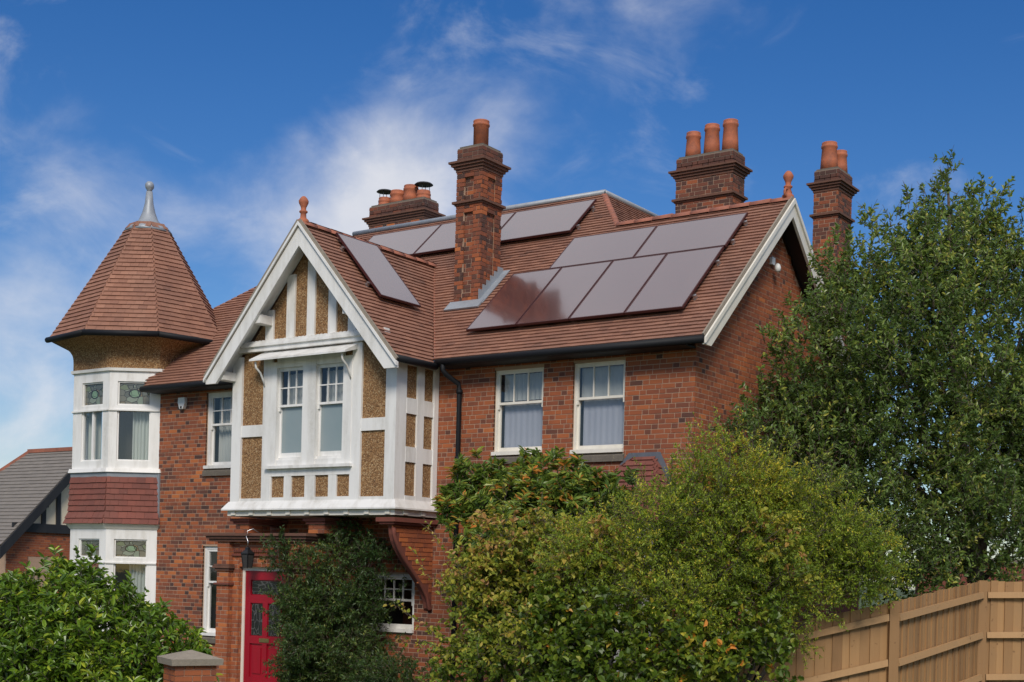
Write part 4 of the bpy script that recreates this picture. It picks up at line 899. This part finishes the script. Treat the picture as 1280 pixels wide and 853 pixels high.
Fn = frame((nx, ey+.35+.75, 1.4), (0, 1, 0), (1, 0, 0)); sash(Fn, 1.0, 1.15, N_, .5, 1, 1, room=.6)
m = MB(); m.lathe((nx+.06, ey+1.65, 4.1), [(.07, -.05), (.09, 0), (.07, .05)], 8); m.build('vent', 'iron', N_)

# garden wall glimpsed behind the fence
t = thing('garden_wall', 'dull red brick garden wall behind the wooden fence and tree', 'wall', (2, 15, 0))
m = MB(); m.bar((-1, 13.2, 1.45), (12, 22.3, 1.45), .22, 2.9); gwl = m.build('wall_body', 'corbel_brick', t)
m = MB(); m.bar((-1, 13.2, 2.95), (12, 22.3, 2.95), .32, .08); m.build('coping', 'weathered_stone', t)

# ================================================================== FENCE
fe = thing('garden_fence', 'new brown close-board wooden fence stepping along the garden edge', 'fence', (3.5, -1.1, 0))
FP = [((1.35, -2.6), 1.48), ((3.46, -1.12), 2.10), ((3.70, 1.86), 2.40), ((5.6, 3.18), 2.46)]
for (x, y), z in FP[0:]:
    m = MB(); u_ = unit((cr_.x, cr_.y, 0)); Fq = frame((x, y, 0), u_, (u_[1], -u_[0], 0)); m.fbox(Fq, -.06, .06, -.06, .06, 0, z+.01, .75); m.build('post', 'fence_wood', fe)
for i in range(3):
    (p, zp), (q, zq) = FP[i], FP[i+1]; p, q = V(*p, 0), V(*q, 0); L = np.linalg.norm(q-p); u_ = (q-p)/L; n_ = V(u_[1], -u_[0], 0)
    if n_@(CAMV-p) < 0: n_ = -n_
    for dz in (.19, .76, 1.36):
        m = MB(); a, b = p+u_*.07+n_*.015, q-u_*.07+n_*.015
        vs = [a+V(0, 0, zp-dz-.05), b+V(0, 0, zq-dz-.05), b+V(0, 0, zq-dz+.035), a+V(0, 0, zp-dz+.035)]
        e = n_*.055; vs2 = [vs[0]+e, vs[1]+e, vs[2]+e*.72, vs[3]+e*.72]
        m.add(vs+vs2, [(0, 1, 2, 3), (4, 7, 6, 5), (0, 4, 5, 1), (1, 5, 6, 2), (2, 6, 7, 3), (3, 7, 4, 0)], random.uniform(0, .25)); m.build('rail', 'fence_rail', fe)
    x = .03; k = 0
    while x < L-.03:
        w_ = random.uniform(.085, .105) if i == 1 else random.choice((.09, .10, .125)); x1 = min(x+w_, L-.02)
        za, zb_ = zp+(zq-zp)*x/L, zp+(zq-zp)*x1/L; jz = random.uniform(-.012, .008); th = .012+.012*(k % 2 == 0)
        a, b = p+u_*x, p+u_*(x1+.006); m = MB()
        o0 = -n_*(.004 if k % 2 else .012); o1 = -n_*.032
        vs = [a+o0, b+o0-n_*.012, b+o1, a+o1]; m.add([v+V(0, 0, .04) for v in vs]+[vs[0]+V(0, 0, za+jz), vs[1]+V(0, 0, zb_+jz), vs[2]+V(0, 0, zb_+jz), vs[3]+V(0, 0, za+jz)],
              [(0, 3, 2, 1), (4, 5, 6, 7), (0, 1, 5, 4), (1, 2, 6, 5), (2, 3, 7, 6), (3, 0, 4, 7)], min(1, max(0, random.gauss(.35, .42)))); m.build('board', 'fence_wood', fe)
        x = x1+.002; k += 1

# ================================================================== PLANTS
def rand_dir(n): d = RNG.normal(size=(n, 3)); return d/np.linalg.norm(d, axis=1)[:, None]
def leaves(pos, ax, per, tw, ll, lw, spread=.9, up=.35, tmean=.5, tsd=.2, fold=.22):
    """pos: twig bases (N,3), ax: unit twig axes; returns leaf base, dir, side, normal, length, width, tone"""
    N = len(pos); tt = RNG.uniform(.15, 1, (N, per)); a = np.repeat(ax[:, None], per, 1)
    rd = rand_dir(N*per).reshape(N, per, 3); rd -= (rd*a).sum(2, keepdims=True)*a; rd /= np.linalg.norm(rd, axis=2, keepdims=True)+1e-9
    base = pos[:, None]+a*(tt*tw)[..., None]; d = a*(1-spread*.6)+rd*spread; d /= np.linalg.norm(d, axis=2, keepdims=True)
    nn = rand_dir(N*per).reshape(N, per, 3)*.75+V(0, 0, up+.35); s = np.cross(d, nn); s /= np.linalg.norm(s, axis=2, keepdims=True)+1e-9; nn = np.cross(s, d)
    L = ll*RNG.uniform(.5, 1.25, (N, per)); Wd = lw*RNG.uniform(.75, 1.15, (N, per))
    g = np.floor(pos/.33+RNG.normal(0, .15, pos.shape)).astype(np.int64); hh = ((g[:, 0]*73856093 ^ g[:, 1]*19349663 ^ g[:, 2]*83492791) & 0xffff)/65535.0
    tn = np.clip(RNG.normal(tmean, tsd, (N, per))+RNG.normal(0, .12, (N, 1))+(hh[:, None]-.5)*.42, 0, 1)
    f = lambda x: x.reshape(-1, *x.shape[2:])
    return f(base), f(d), f(s), f(nn), f(L), f(Wd), f(tn)
def leaf_mesh(name, lv, m, fold=.22):
    b, d, s, n, L, Wd, tn = lv; K = len(b); L_, W_ = L[:, None], Wd[:, None]
    vs = np.stack([b, b+d*L_*.30+s*W_*.46+n*W_*fold, b+d*L_*.72+s*W_*.36+n*W_*fold, b+d*L_-n*L_*.10, b+d*L_*.72-s*W_*.36+n*W_*fold, b+d*L_*.30-s*W_*.46+n*W_*fold], 1)
    tri = np.array([(0, 1, 2), (0, 2, 3), (0, 3, 4), (0, 4, 5)]); T = (np.arange(K)*6)[:, None, None]+tri
    return np_mesh(name, vs.reshape(-1, 3), T.reshape(-1, 3), np.repeat(tn, 4), m)
def simple_leaf_mesh(name, lv, m, fold=.2):
    b, d, s, n, L, Wd, tn = lv; K = len(b); L_, W_ = L[:, None], Wd[:, None]
    vs = np.stack([b, b+d*L_*.45+s*W_*.5+n*W_*fold, b+d*L_, b+d*L_*.45-s*W_*.5+n*W_*fold], 1)
    tri = np.array([(0, 1, 2), (0, 2, 3)]); T = (np.arange(K)*4)[:, None, None]+tri
    return np_mesh(name, vs.reshape(-1, 3), T.reshape(-1, 3), np.repeat(tn, 2), m)
def sample_lobes(lobes, n, shell=.55, squash=1.0):
    """points inside a union of balls, biased to the outside; returns points and outward directions"""
    lb = np.array(lobes, float); vol = lb[:, 3]**2.3; idx = RNG.choice(len(lb), n, p=vol/vol.sum()); d = rand_dir(n)
    rr = RNG.uniform(shell**3, 1, n)**(1/3)*(1+RNG.normal(0, .07, n)); p = lb[idx, :3]+d*(lb[idx, 3]*rr)[:, None]*V(1, 1, squash); return p, d
def sprays(lobes, n, r0, r1, up=.3, below=.6):
    """breaks a few big lobes into many small uneven ones scattered over and through them"""
    lb = np.array(lobes, float); out = []; wt = lb[:, 3]**2; idx = RNG.choice(len(lb), n, p=wt/wt.sum())
    for i in idx:
        d = rand_dir(1)[0]; d[2] = d[2]*.9+up*RNG.uniform(0, 1); q = lb[i, :3]+d*lb[i, 3]*RNG.uniform(.35, 1.12); out.append((*q, RNG.uniform(r0, r1)))
    return out
def clump_filter(p, cell, keep, seed=3):
    """uneven density: keeps whole small cells with probability keep, so gaps open in the crown"""
    g = np.floor(p/cell+RNG.normal(0, .18, p.shape)).astype(np.int64); h = (g[:, 0]*73856093 ^ g[:, 1]*19349663 ^ g[:, 2]*83492791 ^ seed*2654435761) & 0xffff; return (h/65535.0) < keep
def stems(root, m, ends, base, rad, mid=.45, name='trunk', n=6, jit=.12, forks=None):
    mb = MB()
    for e in ends:
        e = V(*e); b = V(*base); k = b+(e-b)*mid+RNG.normal(0, jit, 3)+V(0, 0, .12*abs(e[2]-b[2])); q = (k+e)/2+RNG.normal(0, jit*.6, 3)
        mb.tube([b, (b+k)/2+RNG.normal(0, jit*.4, 3), k, q, e], [rad, rad*.8, rad*.6, rad*.35, rad*.14], n)
    return mb.build(name, m, root, True)
def twig_mesh(p, ax, ln, r, name, root, m='bark'):
    K = len(p); a = ax; s = np.cross(a, V(.3, .5, .8)); s /= np.linalg.norm(s, axis=1)[:, None]; t_ = np.cross(a, s); r0, r1 = r, r*.35
    vs = np.stack([p+s*r0, p-s*r0*.5+t_*r0*.87, p-s*r0*.5-t_*r0*.87, p+a*ln+s*r1, p+a*ln-s*r1*.5+t_*r1*.87, p+a*ln-s*r1*.5-t_*r1*.87], 1)
    tri = np.array([(0, 1, 4), (0, 4, 3), (1, 2, 5), (1, 5, 4), (2, 0, 3), (2, 3, 5)]); T = (np.arange(K)*6)[:, None, None]+tri
    return link(name, np_mesh(name, vs.reshape(-1, 3), T.reshape(-1, 3), np.full(K*6, .5), m), root, kind='stuff')
def norm(a): return a/np.linalg.norm(a, axis=1)[:, None]

# tall evergreen tree behind the fence
tr = thing('evergreen_tree', 'tall dark evergreen tree rising over the fence beside the gable end', 'tree', (3.07, 4.1, 0))
LT = [(2.76, 3.28, 5.59, 2.1), (1.65, 2.3, 5.4, 1.45), (1.25, 1.5, 4.7, .8), (2.77, 3.29, 7.35, .95), (3.59, 4.47, 6.21, 1.8), (1.9, 2.7, 6.9, .85), (2.16, 2.24, 3.67, 1.5), (3.41, 3.73, 3.99, 1.3), (1.45, 1.45, 3.7, 1.05), (4.19, 4.89, 4.57, 1.6), (4.0, 4.4, 7.2, .8), (2.5, 2.6, 2.7, 1.0), (3.4, 3.4, 2.9, .9), (1.5, 1.5, 2.9, .85), (4.3, 4.6, 3.2, 1.0), (.95, 1.0, 4.9, .5), (.72, .75, 4.5, .38), (.62, .45, 4.15, .34)]
p, d = sample_lobes(sprays(LT, 90, .3, .65, .4)+LT, 12500, .35); ok = clump_filter(p, .40, .74) & (p[:, 0] > .2); p, d = p[ok], d[ok]
ax = norm(d*.55+V(0, 0, .75)+RNG.normal(0, .35, p.shape)); lv = leaves(p, ax, 14, .30, .085, .040, .8, .3, .5, .2)
spk, spa = [], []                                       # upright leaders standing out of the crown
for (x, y, z, h) in [(2.62, 3.18, 7.5, 1.45), (2.3, 2.9, 7.3, .85), (2.95, 3.4, 7.5, .95), (1.7, 2.5, 7.0, 1.1), (1.95, 2.7, 7.1, .9), (1.35, 2.2, 6.4, 1.0), (3.3, 3.7, 7.2, .8), (3.6, 4.1, 7.3, 1.0), (4.0, 4.4, 7.4, .9), (1.0, 1.6, 5.8, .6), (2.15, 2.8, 7.3, 1.05), (2.45, 3.0, 7.8, .7), (.75, 1.1, 5.6, .5), (3.15, 3.6, 7.6, .7)]:
    for i in range(int(h*34)):
        q = RNG.uniform(0, 1); spk.append((x+RNG.normal(0, .17*(1.1-q)+.03), y+RNG.normal(0, .17*(1.1-q)+.03), z+h*q)); spa.append(norm(RNG.normal(0, .5, (1, 3))+V(0, 0, .8))[0])
spk, spa = np.array(spk), np.array(spa); lv2 = leaves(spk, spa, 8, .20, .085, .040, .7, .3, .58, .2)
link('crown', leaf_mesh('crown', [np.concatenate(q) for q in zip(lv, lv2)], 'leaf_holm'), tr)
twig_mesh(np.concatenate([p, spk]), np.concatenate([ax, spa]), .3, .006, 'twigs', tr)
m = MB(); m.tube([(3.07, 4.1, 0), (3.05, 4.05, 1.3), (3.0, 3.95, 2.5), (2.9, 3.6, 4.0), (2.75, 3.35, 6.0), (2.65, 3.2, 8.6)], [.17, .15, .13, .10, .07, .015], 9); m.build('trunk', 'bark', tr, True)
stems(tr, 'bark', [(1.2, 1.7, 5.2), (1.5, 2.2, 6.6), (2.0, 2.6, 7.2), (4.2, 4.8, 6.5), (3.7, 4.3, 7.6), (2.1, 2.2, 4.2), (4.3, 4.9, 4.3), (1.3, 1.4, 4.2), (3.5, 3.6, 5.0)], (3.02, 4.0, 2.35), .055, name='limb')

# laurel bush with big leaves beside the gate pier
la = thing('laurel_bush', 'glossy green laurel bush with big leaves beside the gate pier', 'bush', (-6, -6.3, 0))
LL = [(-6.15, -6.27, 1.42, .92), (-6.72, -6.67, 1.2, .9), (-5.62, -6.15, 1.15, .85), (-4.97, -5.81, 1.0, .68), (-6.64, -6.24, 1.62, .66), (-6.0, -6.6, .8, .9), (-5.2, -6.1, .6, .8), (-7.4, -7.1, 1.15, .8)]
p, d = sample_lobes(LL, 3600, .58); ok = (clump_filter(p, .3, .86)) & (p[:, 2] > .1); p, d = p[ok], d[ok]
ax = norm(d*.7+V(0, 0, .55)+RNG.normal(0, .35, p.shape)); lv = leaves(p, ax, 9, .16, .125, .048, .85, .5, .52, .2)
def big_leaves(root, lv, m, zlow, asp):
    """the 300 nearest leaves become parts of their own, the rest one foliage mesh"""
    dist = np.linalg.norm(lv[0]-CAMV, axis=1)+3*np.clip(zlow-lv[0][:, 2], 0, 9); order = np.argsort(dist); big, rest = order[:300], order[300:]
    link('foliage', leaf_mesh('foliage', [q[rest] for q in lv], m), root, kind='stuff'); lvar = []
    for k in range(10):
        one = [np.array([[0., 0, 0]]), np.array([[0., 1, 0]]), np.array([[1., 0, 0]]), np.array([[0., 0, 1]]), np.array([1.]), np.array([asp]), np.array([.1+.1*k])]; lvar.append(leaf_mesh('leaf', one, m))
    for i in big:
        b, dd, ss, nn, L = lv[0][i], lv[1][i], lv[2][i], lv[3][i], lv[4][i]
        link('leaf', lvar[int(min(9, max(0, (lv[6][i]-.1)/.1)))], root, Matrix(((ss[0]*L, dd[0]*L, nn[0]*L, b[0]), (ss[1]*L, dd[1]*L, nn[1]*L, b[1]), (ss[2]*L, dd[2]*L, nn[2]*L, b[2]), (0, 0, 0, 1))))
big_leaves(la, lv, 'leaf_laurel', 1.3, .39)
twig_mesh(p, ax, .16, .006, 'twigs', la)
stems(la, 'bark', [(q[0], q[1], q[2]+.3) for q in LL], (-6, -6.3, 0), .035, name='stem')

# rhododendron-like shrub against the brick wall
rh = thing('rhododendron_shrub', 'large shrub with bronze-tipped leaf rosettes below the brick wall windows', 'shrub', (-2.0, -1.5, 0))
LR = [(-3.15, -1.20, 3.40, .58), (-2.6, -1.25, 3.45, .58), (-2.0, -1.30, 3.42, .58), (-1.4, -1.35, 3.42, .55), (-.95, -1.2, 3.42, .42), (-1.75, -1.59, 2.78, .85), (-1.0, -1.42, 2.79, .75), (-2.6, -1.3, 2.75, .6)]
p, d = sample_lobes(sprays(LR, 60, .14, .30, .05)+[(x, y, z, r_*.8) for x, y, z, r_ in LR], 1350, .4); ok = clump_filter(p, .3, .85) & (p[:, 1] < -.16); p, d = p[ok], d[ok]
ax = norm(d*.5+V(0, 0, .8)+RNG.normal(0, .3, p.shape)); lv = leaves(p, ax, 22, .14, .135, .042, 1.0, .4, .50, .24)
big_leaves(rh, lv, 'leaf_rhodo', 3.3, .32); twig_mesh(p, ax, .16, .008, 'twigs', rh)
stems(rh, 'bark', [(q[0], q[1], q[2]+.2) for q in LR], (-2.0, -1.5, 0), .045, name='stem')

# yellowing shrub
ye = thing('yellowing_shrub', 'shrub turning yellow in front of the brick bracket and downpipe', 'shrub', (-.5, -3.95, 0))
LY = [(-.49, -3.89, 2.42, .58), (-.85, -4.11, 1.95, .48), (-.13, -3.87, 2.12, .58), (-.27, -3.98, 1.31, .85), (-.95, -4.16, 1.15, .5), (-.75, -4.0, 2.35, .42), (1.05, -4.2, 2.7, .26), (.55, -4.35, 2.35, .28), (1.35, -4.05, 2.35, .2), (2.95, -3.0, 2.3, .18), (2.8, -3.1, 2.75, .15)]
p, d = sample_lobes(sprays(LY, 60, .10, .26)+[(x, y, z, r_*.7) for x, y, z, r_ in LY], 2500, .2); ok = clump_filter(p, .24, .82); p, d = p[ok], d[ok]
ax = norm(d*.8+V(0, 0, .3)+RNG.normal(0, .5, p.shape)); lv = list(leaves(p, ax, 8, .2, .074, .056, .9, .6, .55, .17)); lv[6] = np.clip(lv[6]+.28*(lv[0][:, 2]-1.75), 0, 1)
sx, sa = [], []
for (x, y, z, dx, dy, dz) in [(-1.05, -4.25, 1.75, -.32, -.2, .55), (-1.0, -4.2, 2.0, -.25, -.15, .6), (-1.1, -4.3, 1.45, -.45, -.25, .3), (-1.2, -4.3, 1.3, -.35, -.22, .12), (-.6, -4.0, 2.6, .05, 0, .5), (-.2, -3.9, 2.5, .1, 0, .45)]:
    for i in range(16): q = i/16; sx.append((x+dx*q*1.6, y+dy*q*1.6, z+dz*q*1.6)); sa.append(norm(np.array([[dx, dy, dz]])+RNG.normal(0, .35, (1, 3)))[0])
lv3 = leaves(np.array(sx), np.array(sa), 3, .1, .06, .042, .9, .6, .72, .12)
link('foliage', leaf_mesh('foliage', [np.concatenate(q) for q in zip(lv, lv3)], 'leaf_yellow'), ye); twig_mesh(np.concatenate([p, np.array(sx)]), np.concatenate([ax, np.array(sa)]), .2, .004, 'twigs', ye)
stems(ye, 'bark', [(q[0], q[1], q[2]+.2) for q in LY], (-.5, -3.95, 0), .022, name='stem')

# feathery small tree in front of the gable end
fi = thing('feathery_tree', 'broad light green small-leaved tree in front of the brick corner', 'tree', (1.9, -2.9, 0))
LF = [(1.87, -2.84, 2.75, .85), (1.25, -3.52, 2.5, .7), (2.67, -2.28, 2.6, .7), (1.65, -2.95, 3.35, .5), (.95, -3.88, 2.3, .62), (3.04, -1.95, 2.55, .5), (2.41, -2.83, 2.19, .75), (1.72, -3.55, 1.98, .75), (2.25, -2.5, 3.3, .42), (1.3, -3.3, 3.05, .36), (2.95, -2.1, 3.0, .36), (3.3, -1.75, 2.5, .35), (.65, -4.0, 2.55, .3), (1.95, -2.75, 3.75, .28), (2.6, -2.3, 3.35, .3)]
LF = [(x, y, z, r_*.92) for x, y, z, r_ in LF]; p, d = sample_lobes(sprays(LF, 95, .14, .36)+[(x, y, z, r_*.6) for x, y, z, r_ in LF], 8200, .25); ok = clump_filter(p, .30, .86); p, d = p[ok], d[ok]
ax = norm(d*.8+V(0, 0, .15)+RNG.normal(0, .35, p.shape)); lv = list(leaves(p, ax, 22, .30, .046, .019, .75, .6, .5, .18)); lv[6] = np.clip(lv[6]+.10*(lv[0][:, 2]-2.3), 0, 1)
sx, sa = [], []
for i in range(90):
    l = LF[RNG.integers(len(LF))]; dd = norm(rand_dir(1)*.9+np.array([[0, 0, .65]]))[0]; b = V(*l[:3])+dd*l[3]*.9
    for k in range(11): sx.append(b+dd*k*.040+RNG.normal(0, .012, 3)); sa.append(norm((dd+RNG.normal(0, .4, 3))[None])[0])
lv3 = leaves(np.array(sx), np.array(sa), 9, .16, .042, .016, .75, .6, .62, .15)
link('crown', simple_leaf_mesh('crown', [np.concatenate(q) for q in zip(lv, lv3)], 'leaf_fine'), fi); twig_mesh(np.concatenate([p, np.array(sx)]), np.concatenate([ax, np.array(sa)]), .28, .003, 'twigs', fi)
stems(fi, 'bark', [(q[0], q[1], q[2]+.1) for q in LF], (1.9, -2.9, 0), .045, name='trunk')

# broad-leaved climber at the foot of it
iv = thing('leafy_climber', 'low tangle of broad lobed leaves beneath the feathery tree', 'plant', (1.6, -4.1, 0))
LI = [(1.25, -4.38, 1.15, .68), (1.98, -3.99, 1.1, .70), (2.62, -3.51, 1.2, .55), (.68, -4.53, 1.25, .5), (1.6, -4.2, .5, .8), (.55, -4.4, 1.75, .35), (1.2, -4.3, 1.7, .4), (2.75, -3.3, 1.7, .3)]
p, d = sample_lobes(sprays(LI, 40, .12, .3)+[(x, y, z, r_*.8) for x, y, z, r_ in LI], 2300, .4); ok = clump_filter(p, .25, .8); p, d = p[ok], d[ok]
ax = norm(d+RNG.normal(0, .4, p.shape)); lv = leaves(p, ax, 7, .16, .085, .075, .9, .5, .45, .22); link('foliage', leaf_mesh('foliage', lv, 'leaf_ivy'), iv); twig_mesh(p, ax, .18, .004, 'twigs', iv)
stems(iv, 'bark', [(q[0], q[1], q[2]) for q in LI], (1.6, -4.1, 0), .010, name='stem')

# dark creeper swallowing the porch
cp = thing('porch_creeper', 'dark green creeper swallowing the porch beside the red door', 'creeper', (-6.6, -1.1, 0))
LC = [(-6.75, -1.1, 2.35, .42), (-6.2, -1.0, 2.62, .36), (-6.6, -1.0, 1.75, .62), (-5.95, -.75, 1.75, .6), (-7.15, -1.15, 2.66, .22), (-6.55, -1.2, .85, .72), (-5.7, -1.1, .7, .75), (-6.95, -1.15, 1.5, .38), (-5.75, -.6, 2.5, .40), (-7.42, -1.2, 2.74, .16), (-6.8, -1.2, .5, .5), (-5.1, -1.2, .55, .6), (-4.4, -1.4, .5, .6), (-5.75, -.35, 2.85, .36), (-5.5, -.32, 2.45, .32), (-6.3, -.5, 2.95, .3), (-5.6, -.3, 2.0, .25)]  # last lobes, close to the wall: leaves added in place of the recess's deep shade
LC = [(x+.12, y, z, r_*.85) for x, y, z, r_ in LC]; p, d = sample_lobes(sprays(LC, 95, .10, .30)+[(x, y, z, r_*.75) for x, y, z, r_ in LC], 4600, .3); ok = clump_filter(p, .25, .88); p, d = p[ok], d[ok]
ax = norm(d*.9+V(0, -.3, -.1)+RNG.normal(0, .35, p.shape)); lv = leaves(p, ax, 16, .22, .068, .026, .8, .7, .5, .2)
link('foliage', simple_leaf_mesh('foliage', lv, 'leaf_creeper'), cp); twig_mesh(p, ax, .2, .004, 'twigs', cp)
stems(cp, 'bark', [(q[0], q[1], q[2]) for q in LC], (-6.6, -1.1, 0), .03, name='stem')

# background trees
def bg_tree(loc, lobes, n, label, size=.16, mtl='leaf_holm'):
    t = thing('background_tree', label, 'tree', loc); p, d = sample_lobes(lobes, n, .5); ok = clump_filter(p, .6, .85); p, d = p[ok], d[ok]; ax = norm(d+V(0, 0, .4)+RNG.normal(0, .4, p.shape))
    link('crown', simple_leaf_mesh('crown', leaves(p, ax, 10, .4, size, size*.55, .9, .4, .5, .2), mtl), t); stems(t, 'bark', [l[:3] for l in lobes], loc, .12, name='trunk')
bg_tree((-46, 14, 0), [(-46, 14, 4.6, 2.4), (-48.5, 12, 4.2, 2.2), (-43.5, 16, 4.0, 2.0)], 900, 'distant tree showing above the slate roofed lodge', .3)
bg_tree((4.2, 10.5, 0), [(8.0, 13.0, 2.4, 1.8), (4.2, 10.5, 2.2, 1.6), (2.4, 9.0, 1.8, 1.5), (6.2, 11.8, 2.2, 1.7), (1.0, 8.4, 1.6, 1.3)], 1500, 'dark bushy tree growing behind the tall evergreen tree', .12)

# ------------------------------------------------------------------ lay the bricks, tiles and slates
for fld in (BR, TL, WT, PB, SLT): fld.flush()
